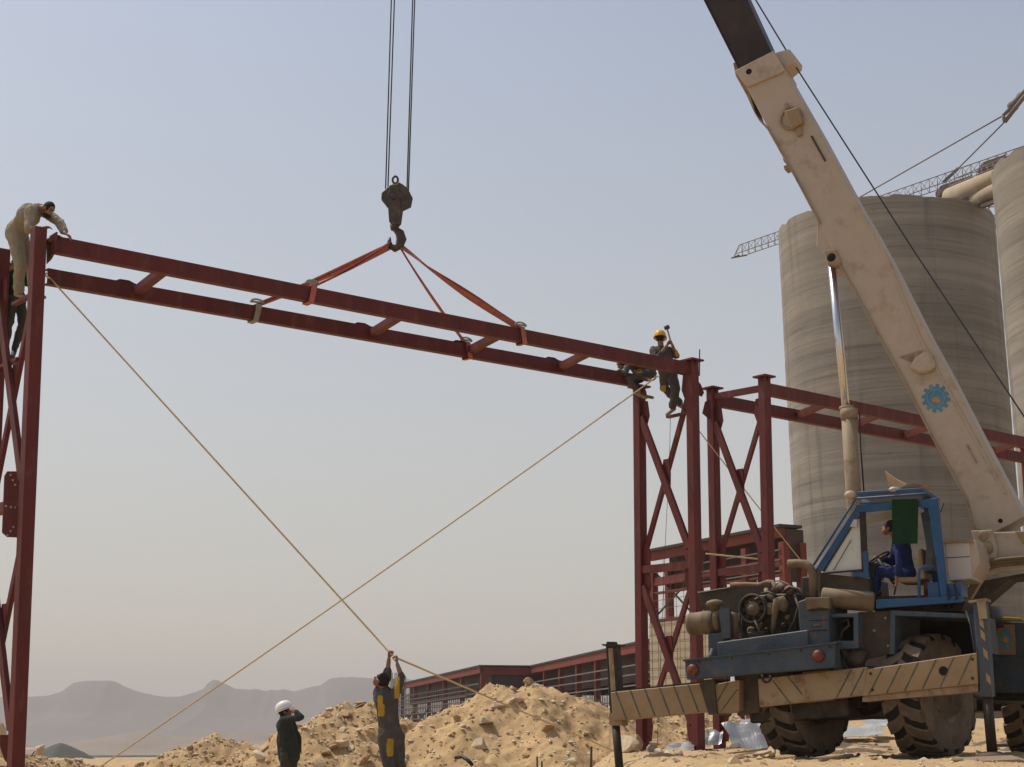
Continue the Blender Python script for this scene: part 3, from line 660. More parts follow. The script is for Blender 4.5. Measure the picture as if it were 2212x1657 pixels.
for x, wd_ in ((1412, .3), (1510, .3), (1614, .34), (1697, .36)):
    c = cpx(x)
    for k in (0, .85):
        mb = MB(); mb.box(FC, (c - wd_ / 2, k - .15, -2), (c + wd_ / 2, k + .15, zC - .6)); mb.build('column', 'steel2', shC)
for x in (1540, 1575, 1590, 1650, 1712):
    mb = MB(); c = cpx(x); mb.box(FC, (c - .1, 1.2, -2), (c + .1, 1.4, zC - 1.7)); mb.build('column', 'darkclad', shC)
for r0, h in ((1236, .36), (1330, .3), (1262, .1)):
    mb = MB(); z = zz(r0); mb.box(FC, (0, -.08, z - h / 2), (LC, .14, z + h / 2)); mb.build('cross_beam', 'steel2', shC)
for z in (zC - .95, zC - 1.35, zC - 1.8, zC - 2.2):
    mb = MB(); mb.box(FC, (cpx(1500), -.22, z), (LC, -.15, z + .05)); mb.build('girt', 'girt', shC)
for (xa, ra, xb, rb_) in ((1418, 1240, 1500, 1330), (1500, 1240, 1418, 1330), (1700, 1250, 1740, 1310)):
    mb = MB(); mb.tube([FC.P(xa, ra, .2), FC.P(xb, rb_, .2)], .045, 6); mb.build('cross_brace', 'rebar', shC)
mb = MB()
for k in range(11): x = cpx(1400) + (cpx(1540) - cpx(1400)) * (k + random.uniform(-.15, .15)) / 10; mb.tube([FC.w((x, -.5, -1.6)), FC.w((x, -.5, zz(1205) + .4 * random.random()))], .011, 4, smooth=False)
for k in range(13): z = zz(1480) + (zz(1245) - zz(1480)) * k / 12; mb.tube([FC.w((cpx(1398), -.52, z)), FC.w((cpx(1540), -.52, z + random.uniform(-.04, .04)))], .011, 4, smooth=False)
o = mb.build('rebar_mesh', 'rebar', shC); o['kind'] = 'stuff'
for xa, xb in ((1404, 1470), (1471, 1538)):
    mb = MB(); mb.pbox(FC, xa, 1343, xb, 1600, -.3, -.2); mb.build('wall_board', 'panelbeige', shC)
# ================================================================== steel portals
U1 = Vector((math.sin(R(50.7)), math.cos(R(50.7)), 0)); U2 = Vector((-U1.y, U1.x, 0))
SPC = 1.43; OFF = U2 * SPC
def line_to_ground(t, b):
    d = (b - t); z = gz(b.x, b.y) - .25
    return t + d * ((z - t.z) / d.z)
class Leg:
    def __init__(s, xt, rt, xb, rb, Y, base=None):
        s.t = at(xt, rt, Y); s.v = at(xb, rb, Y); s.b = line_to_ground(s.t, s.v)
    def z(s, zz): return s.t.lerp(s.b, (s.t.z - zz) / (s.t.z - s.b.z))
def column(parent, leg, w=.195, cap=True, capw=.35):
    mb = MB(); mb.bar(leg.b, leg.t, w, w, U1); mb.bevel(.012, 2); mb.build('column', 'steel', parent)
    mb = MB()                              # flange lips along the column edges
    if cap:
        F = Fr(leg.t, U1, U2, (0, 0, 1)); mb = MB(); mb.box(F, (-capw / 2, -capw / 2, 0), (capw / 2, capw / 2, .035))
        for s in (-1, 1):
            mb.prism([F.w((s * w / 2, .012, -.12)), F.w((s * w / 2, .012, -.001)), F.w((s * capw * .48, .012, -.001))], U2 * -.024)
            mb.prism([F.w((.012, s * w / 2, -.12)), F.w((.012, s * w / 2, -.001)), F.w((.012, s * capw * .48, -.001))], U1 * -.024)
        mb.build('cap_plate', 'steel', parent)
    F = Fr(leg.z(gz(leg.b.x, leg.b.y) + .02), U1, U2, (0, 0, 1)); mb = MB(); mb.box(F, (-.2, -.2, -.03), (.2, .2, .03)); mb.build('base_plate', 'steel', parent)
def brace(parent, N, Fr_, z0, z1, zc, z1f=None):
    """an X of two members between the columns from height z0 to z1, gusset where they cross"""
    z1f = z1 if z1f is None else z1f
    a, b = N.z(z0), Fr_.z(z1f); c, d = N.z(z1), Fr_.z(z0)
    h = U1 * .055
    a2, b2 = a.lerp(b, .07), a.lerp(b, .93); c2, d2 = c.lerp(d, .07), c.lerp(d, .93)
    mb = MB(); mb.bar(a2 - h, b2 - h, .07, .15, U1.cross((b - a).normalized())); mb.build('cross_brace', 'steel', parent)
    m = (a + b + c + d) / 4
    for s, e in ((c2, d2),):
        mb = MB(); mb.bar(s + h * .6, e + h * .6, .07, .10, U1.cross((e - s).normalized())); mb.build('cross_brace', 'steel', parent)
    up = Vector((0, 0, 1)); q = [m + up * .36 + U2 * .07, m + up * .36 - U2 * .09, m + up * .05 - U2 * .12, m - up * .36 - U2 * .10, m - up * .36 + U2 * .08, m + up * .05 + U2 * .12]
    mb = MB(); mb.prism([p + U1 * .012 for p in q], U1 * -.024); mb.build('gusset_plate', 'steel', parent)
    for leg, sg in ((N, 1), (Fr_, -1)):
        for zb, up_ in ((z0, 1), (z1 if sg > 0 else z1f, -1)):
            p = leg.z(zb); o = U2 * (sg * .09)
            q = [p + o - up * .12 * up_, p + o + up * .40 * up_, p + o + U2 * (sg * .12) + up * .44 * up_, p + o + U2 * (sg * .21) + up * .22 * up_, p + o + U2 * (sg * .16) - up * .10 * up_]
            mb = MB(); mb.prism([v + U1 * .012 for v in q], U1 * -.024); mb.build('gusset_plate', 'steel', parent)
def strut(parent, N, F_, z, w=.16, h=.15):
    mb = MB(); mb.bar(N.z(z), F_.z(z), w, h); mb.build('strut', 'steel', parent)

YN = 23.04
L1 = Leg(84, 493, 34, 1657, YN); l1f = Leg(84, 493, 34, 1657, YN); 
for a_ in ('t', 'b'): setattr(l1f, a_, getattr(L1, a_) + OFF)
R1 = Leg(1494, 781, 1508, 1625, 31.3); r1f = Leg(1380, 838, 1388, 1640, 32.4)
T2 = Leg(1650, 816, 1668, 1612, 32.65); t2f = Leg(1538, 841, 1554, 1613, 33.76)
r3 = T2.t + U1 * 11.3; r3b = T2.b + U1 * 11.3
def mk(t, b): l = Leg(1494, 781, 1508, 1625, 31.3); l.t, l.b = t.copy(), b.copy(); return l
R3 = mk(r3, Vector((r3b.x, r3b.y, .6))); f3 = at(2217, 1010, R3.t.y + OFF.y); R3f = mk(Vector((f3.x, f3.y, r3.z)), Vector((f3.x, f3.y, .6)))
def zrow(row, Y, x=1106): return at(x, row, Y).z
def tower(lb, N, F_, z_top, z_mid, z_bot, capn=True, capf=True, ztf=None):
    t = thing('steel_tower', (N.b + F_.b) / 2, lb, 'steel tower', 'red primed steel towers')
    column(t, N, cap=capn); column(t, F_, cap=capf)
    brace(t, N, F_, z_mid + .1, z_top, 0, ztf); brace(t, N, F_, z_bot, z_mid - .12, 0); strut(t, N, F_, z_mid)
    return t
zt_, zm_, zb_ = zrow(870, 31.9), zrow(1226, 31.9), zrow(1590, 31.9)
twL = tower('tallest red steel tower, the worker in beige bent over its top', L1, l1f, zrow(600, 23.6), zrow(1095, 23.6), zrow(1610, 23.6), False, False)
twM = tower('red steel tower carrying the yellow-helmeted worker, ropes tied near its top', R1, r1f, zrow(822, 31.6), zm_, zb_, True, True, zt_)
twR = tower('red steel tower just right of the rope-tied one, flat caps on its columns', T2, t2f, zrow(880, 33.2), zrow(1232, 33.2), zrow(1590, 33.2))
twE = tower('farthest red steel tower, mostly cut off beyond the crane boom', R3, R3f, zt_, zm_, zb_)
for row, Yc, a0, a1 in ((652, YN + .5, .1, .85), (800, YN + 1.2, .55, 1.4)):
    zc_ = at(40, row, Yc).z; mb = MB(); mb.bar(L1.z(zc_) + U2 * a0, L1.z(zc_) + U2 * a1, .09, .05); mb.build('foot_cleat', 'steel', twL)
zc_ = at(1452, 899, 31.75).z; mb = MB(); mb.bar(R1.z(zc_) + U2 * .1, R1.z(zc_) + U2 * .72, .10, .05); mb.build('foot_cleat', 'steel', twM)
# bolted splice plate on the left tower, white discs painted for daylight through its holes
mb = MB(); P0 = WORLD
Yp = YN - .12
pl = [(46, 1018), (16, 1018), (10, 1028), (5, 1150), (16, 1160), (40, 1161)]
mb.prism([at(x, y, Yp + .25) for x, y in pl], U2 * .02)
mb.build('splice_plate', 'steel', twL)
for x, y in ((23, 1026), (28, 1037), (33, 1047), (13, 1093), (24, 1095), (34, 1096), (29, 1138), (23, 1147), (16, 1156)):
    p = at(x, y, Yp + .245); mb = MB(); mb.lathe(p, U2, [(-.004, .017), (.006, .017)], 10); mb.build('bolt_hole', 'white', twL)
pass
mb = MB(); mb.prism([at(x, y, YN + .2) for x, y in ((0, 1587), (24, 1587), (24, 1657), (10, 1640), (0, 1610))], U2 * .02); mb.build('gusset_plate', 'steel', twL)
# upright bolt by the cap, end plate
mb = MB(); b0 = at(1510, 812, 31.3); mb.tube([b0, at(1510.5, 755, 31.3)], .014, 6); mb.build('anchor_rod', 'rebar', twM)
mb = MB(); mb.prism([at(x, y, 31.45) for x, y in ((1505, 822), (1512, 830), (1519, 848), (1514, 857), (1504, 852))], U1 * .02); mb.build('gusset_plate', 'steel', twM)
mb = MB(); mb.prism([at(x, y, 33.7) for x, y in ((1522, 868), (1516, 893), (1530, 905), (1532, 862))], U1 * .02); mb.build('gusset_plate', 'steel', twR)
mb = MB(); mb.lathe(R1.z(zm_ + .2) + U1 * .12 + U2 * .05, U1.cross(Vector((0, 0, 1))), [(-.03, .21), (.0, .21)], 20); mb.build('gusset_plate', 'steel', twM)

def girder(lb, a, b, c, d, cross, ends, gname='double red steel girders'):
    t = thing('steel_girder', (a + b) / 2 - Vector((0, 0, .14)), lb, 'girder', gname)
    for s, e in ((a, b), (c, d)):
        dd = (e - s).normalized(); dn = Vector((0, 0, 1)); nx = dd.cross(dn).normalized()   # channel with its web to the near side
        up = nx.cross(dd)
        def P(v, x, z): return v + nx * x + up * z
        mb = MB(); hh, ww = .13, .11
        prof = [(ww * .62, -hh), (ww * .62, hh), (-ww * .62, hh), (-ww * .62, hh - .018), (ww * .62 - .016, hh - .018), (ww * .62 - .016, -hh + .018), (-ww * .62, -hh + .018), (-ww * .62, -hh)]
        mb.prism([P(s, x, z) for x, z in prof], e - s); mb.build('chord', 'steel', t)
    for (pa, pb, plate) in cross:
        dd = (pb - pa).normalized(); mb = MB(); mb.bar(pa, pb, .15, .12); mb.build('cross_member', 'steel', t)
        if plate:
            d1 = (b - a).normalized(); q = [pa - d1 * .42, pa - d1 * .28 + Vector((0, 0, .075)), pa - d1 * .12 + Vector((0, 0, .08)), pa + d1 * .16 - Vector((0, 0, .01)), pa + d1 * .5 - Vector((0, 0, .02)), pa + d1 * .5 - Vector((0, 0, .05)), pa - d1 * .42 - Vector((0, 0, .05))]
            mb = MB(); mb.prism([v + Vector((0, 0, .11)) for v in q], U2 * .02); mb.build('gusset_plate', 'steel', t)
    for (p, d1) in ends:
        F = Fr(p, d1, Vector((0, 0, 1)).cross(d1), (0, 0, 1)); mb = MB(); mb.box(F, (-.012, -.14, -.17), (.012, .14, .17)); mb.build('end_plate', 'steel', t)
    return t
A0, A1 = at(114, 529, YN + .02), at(1484, 797, 31.25); C0, C1 = at(99, 598, YN + OFF.y), at(1366, 822, 32.3)
def on_line(a, b, x):
    lo, hi = 0., 1.
    for _ in range(50):
        m = (lo + hi) / 2; p = a.lerp(b, m) - CAM; px = W / 2 + FOC * p.x / (p.y * CP + p.z * SP)
        if px < x: lo = m
        else: hi = m
    return a.lerp(b, lo)
gdir = (A1 - A0).normalized()
cr = [(on_line(C0, C1, x0), on_line(A0, A1, x1), True) for x0, x1 in ((292, 362), (800, 872), (1010, 1086), (1207, 1280))]
gl = girder('double red girder hanging from the hook in orange slings, bridging the two outer towers', A0, A1, C0, C1, cr, [(A0, gdir)])
mb = MB(); mb.prism([at(x, y, YN - .03) for x, y in ((104, 517), (115, 508), (128, 508), (136, 513), (112, 522))], U2 * .3); mb.build('end_cleat', 'steel', gl)
mb = MB(); mb.prism([at(x, y, YN + .12) for x, y in ((102, 520), (118, 523), (120, 545), (112, 560), (102, 570))], U2 * .03); mb.build('end_cleat', 'dustmetal', gl)
B0, B1 = at(1658, 842, 32.68), R3.t - Vector((0, 0, .28)); D0, D1 = at(1543, 865, 33.72), R3f.t - Vector((0, 0, .3))
gr = [(on_line(D0, D1, x0), on_line(B0, B1, x1), False) for x0, x1 in ((1720, 1790), (1838, 1906), (1950, 2020), (2140, 2205))] + [(D0 + Vector((0, 0, .08)), T2.t - Vector((0, 0, .22)), False)]
girder('double red girder already fixed in place, running behind the crane boom', B0, B1, D0, D1, gr, [])

# ================================================================== hook block, slings, ropes
HY = 27.7
hk = thing('hook_block', at(853, 539, HY), 'dark greasy hook block hanging on four wires above the girder', 'hook block')
mb = MB(); mb.prism([at(x, y, HY - .17) for x, y in ((837, 404), (846, 398), (862, 394), (872, 400), (882, 414), (889, 428), (886, 445), (870, 455), (866, 483), (862, 488), (847, 487), (840, 478), (838, 450), (823, 431), (824, 416))], (0, .05, 0)); mb.bevel(.01); mb.build('side_plate', 'hookmetal', hk)
mb = MB(); mb.prism([at(x, y, HY + .12) for x, y in ((837, 404), (846, 398), (862, 394), (872, 400), (884, 414), (891, 428), (887, 447), (870, 455), (866, 483), (862, 488), (847, 487), (840, 478), (838, 450), (825, 431), (826, 416))], (0, .05, 0)); mb.build('side_plate', 'hookmetal', hk)
mb = MB(); mb.prism([at(x, y, HY - .215) for x, y in ((841, 400), (860, 398), (863, 430), (866, 470), (862, 484), (846, 484), (842, 470), (838, 430))], (0, .04, 0)); mb.bevel(.008); mb.build('strap', 'hookmetal', hk)
for dy in (-.06, .06): mb = MB(); mb.lathe(at(857, 424, HY + dy), (0, 1, 0), [(-.045, .235), (-.02, .205), (.02, .205), (.045, .235)], 28); mb.build('sheave', 'hook', hk)
mb = MB(); mb.lathe(at(851, 424, HY - .235), (0, 1, 0), [(-.02, .05), (.02, .07), (.46, .07)], 16); mb.build('axle_pin', 'hook', hk)
mb = MB(); c = at(853.5, 389, HY); mb.tube([c + Vector((math.cos(t) * .05, 0, math.sin(t) * .07)) for t in np.linspace(-2.2, 5.34 - 1.0, 14)] , .022, 6); mb.build('eye', 'hookmetal', hk)
mb = MB(); mb.lathe(at(852, 492, HY), (0, 0, 1), [(-.05, .07), (.05, .09)], 14); mb.tube([at(*p, HY) for p in ((852, 489), (855, 496), (863, 503), (867, 517), (862, 531), (852, 537), (843, 532), (840.5, 523), (841.5, 513))], [.055, .06, .085, .095, .085, .075, .055, .042, .02], 10); mb.build('hook', 'hook', hk)

def band(pts, w, th, nrm):
    mb = MB(); n = len(pts); V = []
    for i, p in enumerate(pts):
        d = (pts[min(i + 1, n - 1)] - pts[max(i - 1, 0)]).normalized(); nn = Vector(nrm[i]); s = d.cross(nn).normalized(); u = s.cross(d)
        V += [p + s * w[i] / 2 + u * th / 2, p - s * w[i] / 2 + u * th / 2, p - s * w[i] / 2 - u * th / 2, p + s * w[i] / 2 - u * th / 2]
    F = [(i * 4 + k, i * 4 + (k + 1) % 4, i * 4 + 4 + (k + 1) % 4, i * 4 + 4 + k) for i in range(n - 1) for k in range(4)] + [(3, 2, 1, 0), tuple(range(4 * n - 4, 4 * n))]
    return mb.add(V, F)
def sling(lb, x_at, near, hook_px, m, tw):
    a_, b_ = (A0, A1) if near else (C0, C1); c = on_line(a_, b_, x_at); h = at(hook_px[0], hook_px[1], HY)
    d = gdir; nx = d.cross(Vector((0, 0, 1))).normalized()
    t = thing('lifting_sling', c - Vector((0, 0, .15)), lb, 'sling', 'orange web slings between hook and girder')
    top = c + Vector((0, 0, .17)); n = 18; pts = [h.lerp(top, i / (n - 1)) - Vector((0, 0, .05 * math.sin(math.pi * i / (n - 1)))) for i in range(n)]
    dd = (top - h).normalized(); side = dd.cross(Vector((0, 0, 1))).normalized(); upn = side.cross(dd)
    nr = [(side * math.cos(tw * i / (n - 1) + .5) + upn * math.sin(tw * i / (n - 1) + .5)) for i in range(n)]
    w = [.12 + .05 * math.sin(math.pi * min(1, i / (n - 1) * 1.2)) for i in range(n)]
    band(pts, w, .014, nr).build('strap', m, t)
    band([p + upn * -.03 + side * .02 for p in pts], [v * .8 for v in w], .012, [Vector(q) + upn * .5 for q in nr]).build('strap', m, t)
    F = Fr(c, d, nx * -1, (0, 0, 1)); sl = .06 if x_at > 900 else -.06
    hw, hh = .105, .155
    loop = [(-.0, -hw, hh), (sl * .4, -hw, 0), (sl, -hw, -hh), (sl, hw, -hh), (sl * .4, hw, 0), (0, hw, hh), (0, -hw, hh)]
    nl = [(0, -1, .7), (0, -1, 0), (0, -1, -.7), (0, 1, -.7), (0, 1, 0), (0, 1, .7), (0, -.7, 1)]
    band([F.w(p) for p in loop], [.1] * 7, .014, [F.a[0] * q[0] + F.a[1] * q[1] + F.a[2] * q[2] for q in nl]).build('choker_loop', 'sling' if near or x_at > 900 else 'slinggrey', t)
    mb = MB(); mb.tube([F.w((math.cos(q) * .12 - .03, -.09, .19 + math.sin(q) * .05)) for q in np.linspace(-.3, 3.6, 10)], .018, 6); mb.tube([F.w((-.17, -.09, .18)), F.w((.1, -.09, .2))], .02, 6); mb.build('shackle', 'slinggrey', t)
sling('orange sling choked round the near beam, towards the tallest tower', 672, True, (842, 528), 'sling', 1.2)
sling('orange sling with a grey choker round the rear beam, towards the tallest tower', 553, False, (844, 530), 'sling', .8)
sling('orange sling choked round the near beam, towards the hammering worker', 1121, True, (866, 532), 'sling', 3.0)
sling('orange sling running behind the near beam to the rear beam, towards the hammering worker', 1004, False, (862, 532), 'sling', .6)

def rope(pts, r, lb, m='hemp', sag=0., n=24, name='rope'):
    P = []
    for a, b in zip(pts[:-1], pts[1:]):
        for i in range(n):
            t = i / n; P.append(a.lerp(b, t) - Vector((0, 0, sag * 4 * t * (1 - t))))
    P.append(pts[-1]); mb = MB(); mb.tube(P, r, 6)
    return solo(mb, name, m, lb, 'rope')
HANDY = 22.5
handL, handR = at(841, 1409, HANDY), at(856, 1421, HANDY - .08)
rope([at(101, 590, YN + .08), at(97, 596, YN + .0)] + [at(108, 601, YN + .1), handL, handR, at(1340, 1628, 30.2)], .014, 'hemp tag rope from the tallest tower through the raised hands of the man in grey', sag=.0)
rope([at(1421, 812, 31.7), at(205, 1664, 27.5)], .0155, 'long hemp guy rope slanting from the hammering worker\'s tower down to the sand ridge', sag=.05)
rope([at(1430, 818, 32.1), at(1443, 840, 32.4), at(1479, 891, 32.9), at(1727, 1208, 34.2)], .013, 'thin hemp rope running down behind the steel tower towards the crane exhaust', sag=.02)
rope([at(1449, 846, 31.9), at(1445, 1010, 31.9), at(1437, 1160, 31.9), at(1419, 1612, 31.7)], .005, 'thin plumb wire hanging inside the rope-tied tower', 'rope', name='plumb_wire')
rope([at(1524, 1196, 33.3), at(1640, 1208, 33.0)], .02, 'pale horizontal line tied across between the two neighbouring towers', name='rope')

# ================================================================== mobile crane
CA = R(31); TL = R(3.0)
b_ = Vector((math.cos(CA) * math.cos(TL), -math.sin(CA) * math.cos(TL), math.sin(TL))); n_ = Vector((math.sin(CA), math.cos(CA), 0)); w_ = b_.cross(n_)
C = Fr(at(1640, 1440, 22.4), b_, n_, w_)
hookp = at(853, 500, HY)
fdir = Vector((hookp.x - 7.0, hookp.y - 23.1, 0)).normalized()
S = Fr(at(1950, 1200, 21.9), -fdir, Vector((0, 0, 1)).cross(-fdir), (0, 0, 1))
KB = S.l(hookp).y - .31            # near face of the boom
print('boom plane', KB, 'S right', S.a[0], 'yaw')
cr_o = C.P(1960, 1640, 2.6); crane = thing('mobile_crane', (cr_o.x, cr_o.y, gz(cr_o.x, cr_o.y)), 'dusty blue and cream mobile crane with its long boom raised and striped outriggers out', 'mobile crane')
def part(name, m, f, bev=0):
    mb = MB(); f(mb)
    if bev: mb.bevel(bev)
    return mb.build(name, m, crane)
def sub(parent_ob, name, m, f, bev=0):
    mb = MB(); f(mb)
    if bev: mb.bevel(bev)
    # children of a part: same frame as the crane's root
    XF[parent_ob.name] = XF[crane.name]; return mb.build(name, m, parent_ob)
# --- wheels
WA = R(44); wax = Vector((math.cos(WA), -math.sin(WA), math.sin(TL)))
def wheel(c, r, wd, ax, outer=True):
    ax = ax.normalized(); h = wd / 2
    prof = [(-h * .98, r * .47), (-h * 1.04, r * .70), (-h * 1.0, r * .88), (-h * .84, r * .945), (-h * .4, r * .955), (h * .4, r * .955), (h * .84, r * .945), (h * 1.0, r * .88), (h * 1.04, r * .70), (h * .98, r * .47)]
    mb = MB(); mb.lathe(c, ax, prof, 44, close=True); t = mb.build('tyre', 'rubberwall', crane)
    mb = MB(); u = Vector((0, 0, 1)); u = (u - ax * u.dot(ax)).normalized(); v = ax.cross(u); N = 17
    XF[t.name] = XF[crane.name]
    def pt(x, a, rr): return c + ax * x + (u * math.cos(a) + v * math.sin(a)) * rr
    mb.lathe(c, ax, [(-h * .97, r * .93), (-h * .8, r * .958), (h * .8, r * .958), (h * .97, r * .93)], 44); mb.build('tread_base', 'groove', t); mb = MB()
    pit = 2 * math.pi / N; da = pit * .60; sk = .20
    for k in range(N):
        for s in (-1, 1):
            a = pit * (k + (.5 if s > 0 else 0))
            xs_ = (-.06 * h, .45 * h, .98 * h); off = (0, sk * .62, sk)
            for i in range(2):
                x0, x1, o0, o1 = xs_[i] * s, xs_[i + 1] * s, off[i], off[i + 1]
                r0, r1 = (1.0, .998) if i == 0 else (.998, .982)
                q = [(x0, a + o0), (x0, a + o0 + da), (x1, a + o1 + da), (x1, a + o1)]
                mb.hexa([pt(x, aa, r * .94) for x, aa in q] + [pt(x0, q[0][1] + .012, r * r0), pt(x0, q[1][1] - .012, r * r0), pt(x1, q[2][1] - .012, r * r1), pt(x1, q[3][1] + .012, r * r1)])
            A0_, A1_ = a + sk, a + sk + da
            mb.hexa([pt(s * h * .95, A0_, r * .93), pt(s * h * .95, A1_, r * .93), pt(s * h * 1.0, A1_, r * .88), pt(s * h * 1.0, A0_, r * .88), pt(s * h * .982, A0_ + .012, r * .982), pt(s * h * .982, A1_ - .012, r * .982), pt(s * h * 1.06, A1_ - .015, r * .89), pt(s * h * 1.06, A0_ + .015, r * .89)])
    mb.build('tread_lugs', 'rubber', t)
    for s in (1, -1):
        mb = MB(); mb.lathe(c, ax * s, [(h * .97, r * .475), (h * .93, r * .50), (h * .5, r * .46), (h * .2, r * .40), (h * .15, r * .2), (h * .35, r * .17), (h * .38, r * .02)], 32); mb.build('rim', 'cream_rust' if s == 1 and outer else 'machine', t)  # inner rims take the dark metal colour to look shadowed
    mb = MB()
    for k in range(10): a = 2 * math.pi * k / 10; mb.lathe(pt(0, a, r * .31), ax, [(h * .0, .02), (h * .1, .02)], 6)
    o_ = mb.build('wheel_nuts', 'machine', t); o_['kind'] = 'stuff'
    return t
wr, wl = C.P(2006, 1502, 1.2), C.P(1732, 1508, 1.25)
RADW = .845
for p in (wr, wl): wheel(p, RADW, .56, wax, p is wr)
wfr = C.w(C.l(wr) + Vector((0.02, 5.6, 0))); wfl = C.w(C.l(wl) + Vector((0, 5.6, 0)))
for p in (wfr, wfl): wheel(p, RADW, .6, Vector((math.cos(R(26)), -math.sin(R(26)), 0)), p is wfr)
part('axle', 'machine', lambda m: (m.tube([wl, wl.lerp(wr, .3), wl.lerp(wr, .42), wl.lerp(wr, .5), wl.lerp(wr, .58), wl.lerp(wr, .7), wr], [.12, .14, .24, .28, .24, .14, .12], 12)))
part('axle', 'machine', lambda m: m.tube([wfl, wfr], .14, 12))
# --- frame
lw = C.l(wr).z
zbm = C.L(1640, 1452, 0).z
x0c, x1c = C.L(1600, 1480, 1.).x, C.L(1868, 1480, 1.).x
part('chassis', 'machine', lambda m: (m.box(C, (x0c, .75, lw - .12), (x1c, 7.4, zbm + .05)), m.box(C, (x0c + .3, .5, lw - .25), (x1c - .1, 2.2, lw + .1))), .02)
part('chassis_plate', 'greydark', lambda m: m.ppoly(C, [(1596, 1452), (1740, 1440), (1740, 1530), (1690, 1548), (1600, 1538)], .62, .66))
part('bumper', 'bluegrey', lambda m: (m.ppoly(C, [(1478, 1426), (1803, 1389), (1803, 1437), (1800, 1441), (1482, 1468)], 0, .2)), .012)
part('bumper_flange', 'bluegrey', lambda m: m.ppoly(C, [(1474, 1425), (1806, 1386), (1806, 1389.5), (1474, 1428.5)], -.03, .2))
for (x, y) in ((1497, 1447), (1768, 1417)):
    p = C.P(x, y, 0); part('tail_lamp', 'redlamp', lambda m: m.lathe(p, n_ * -1, [(0, .088), (.035, .085), (.06, .06), (.07, .01)], 18))
part('rear_deck', 'bluegrey', lambda m: m.ppoly(C, [(1548, 1387), (1744, 1360), (1746, 1394), (1551, 1419)], .16, .8), .014)
part('hood_side', 'bluegrey', lambda m: m.ppoly(C, [(1722, 1300), (1744, 1292), (1788, 1290), (1791, 1392), (1730, 1399)], .2, 1.0), .012)
part('hood_bracket', 'dustmetal', lambda m: m.ppoly(C, [(1738, 1291), (1790, 1290), (1791, 1315), (1770, 1312), (1742, 1316)], .12, .2), .006)
part('hood_side', 'bluegrey', lambda m: (m.ppoly(C, [(1789, 1326), (1853, 1324), (1853, 1332), (1789, 1333)], .3, .5), m.ppoly(C, [(1789, 1384), (1843, 1384), (1853, 1400), (1789, 1402)], .3, .5), m.ppoly(C, [(1843, 1332), (1853, 1332), (1853, 1400), (1843, 1384)], .3, .5)))
part('engine_bay_shade', 'hole', lambda m: m.ppoly(C, [(1789, 1333), (1843, 1332), (1843, 1384), (1789, 1384)], .8, .9))  # near-black sheet painted as the shade inside the opening
part('hose', 'dustmetal', lambda m: m.ptube(C, [(1812, 1345, .6), (1830, 1338, .55), (1834, 1350, .5), (1820, 1362, .6), (1812, 1384, .6)], .018, 6))
part('pipe', 'greydark', lambda m: m.ptube(C, [(1812, 1352, .7), (1813, 1384, .7)], .03, 6))
# fender over the rear wheel
part('fender_panel', 'greydark', lambda m: m.ppoly(C, [(1853, 1322), (1924, 1320), (1930, 1410), (1860, 1425)], .62, .7))
part('fender_frame', 'bluegrey', lambda m: (m.ppoly(C, [(1923, 1318), (2100, 1326), (2100, 1335), (1932, 1329)], .55, 1.7), m.ppoly(C, [(1923, 1318), (1933, 1329), (1931, 1412), (1921, 1414)], .55, 1.7), m.ppoly(C, [(2092, 1333), (2101, 1326), (2110, 1406), (2103, 1406)], .55, 1.7)))
part('fender_shade', 'hole', lambda m: m.ppoly(C, [(1930, 1328), (2096, 1333), (2105, 1430), (1930, 1430)], 2.1, 2.15))  # dark sheet standing in for the shade inside the fender
part('hydraulic_ram', 'greydark', lambda m: (m.ptube(C, [(1800, 1398, .5), (1836, 1416, .52)], .10, 10), m.ptube(C, [(1836, 1416, .52), (1866, 1430, .55)], .14, 12)))
part('linkage', 'bluegrey', lambda m: (m.ppoly(C, [(1797, 1390), (1812, 1395), (1820, 1475), (1800, 1476)], .35, .5), m.ppoly(C, [(1822, 1425), (1850, 1420), (1855, 1478), (1826, 1482)], .6, .8)))
# --- outriggers
KO = .32
part('outrigger_beam', 'stripecream', lambda m: m.ppoly(C, [(1318, 1495), (1512, 1476), (1530, 1536), (1323, 1556)], KO, KO + .36), .01)
part('outrigger_beam', 'stripecream', lambda m: m.ppoly(C, [(1540, 1478), (1596, 1468), (1596, 1535), (1548, 1541)], KO - .06, KO + .4), .01)
part('outrigger_sleeve', 'greydark', lambda m: (m.ppoly(C, [(1508, 1470), (1541, 1466), (1548, 1542), (1530, 1544)], KO - .1, KO + .44), m.ppoly(C, [(1596, 1462), (1640, 1456), (1640, 1538), (1596, 1545)], KO + .1, KO + .5)))
part('outrigger_beam', 'stripecream', lambda m: m.ppoly(C, [(1732, 1452), (1790, 1446), (1793, 1512), (1734, 1518)], KO + .0, KO + .4), .01)
part('outrigger_beam', 'stripecream', lambda m: m.ppoly(C, [(1872, 1445), (2108, 1410), (2111, 1477), (1862, 1504)], KO - .05, KO + .31), .01)
part('outrigger_beam', 'cream_rust', lambda m: m.ppoly(C, [(1636, 1466), (1872, 1440), (1866, 1502), (1640, 1528)], KO - .04, KO + .08), .01)  # added middle beam, its brown tone stands in for shadow
stripes_mid = [(1664, 1464, 1706, 1519), (1700, 1460, 1732, 1500), (1838, 1446, 1806, 1507), (1866, 1444, 1836, 1504)]
part('outrigger_rail', 'cream_rust', lambda m: m.ppoly(C, [(1862, 1505), (2111, 1478), (2112, 1494), (1862, 1516)], KO + .0, KO + .3))
part('outrigger_rail', 'machine', lambda m: m.ppoly(C, [(1320, 1492), (1512, 1472), (1512, 1475.5), (1320, 1495)], KO + .02, KO + .34))
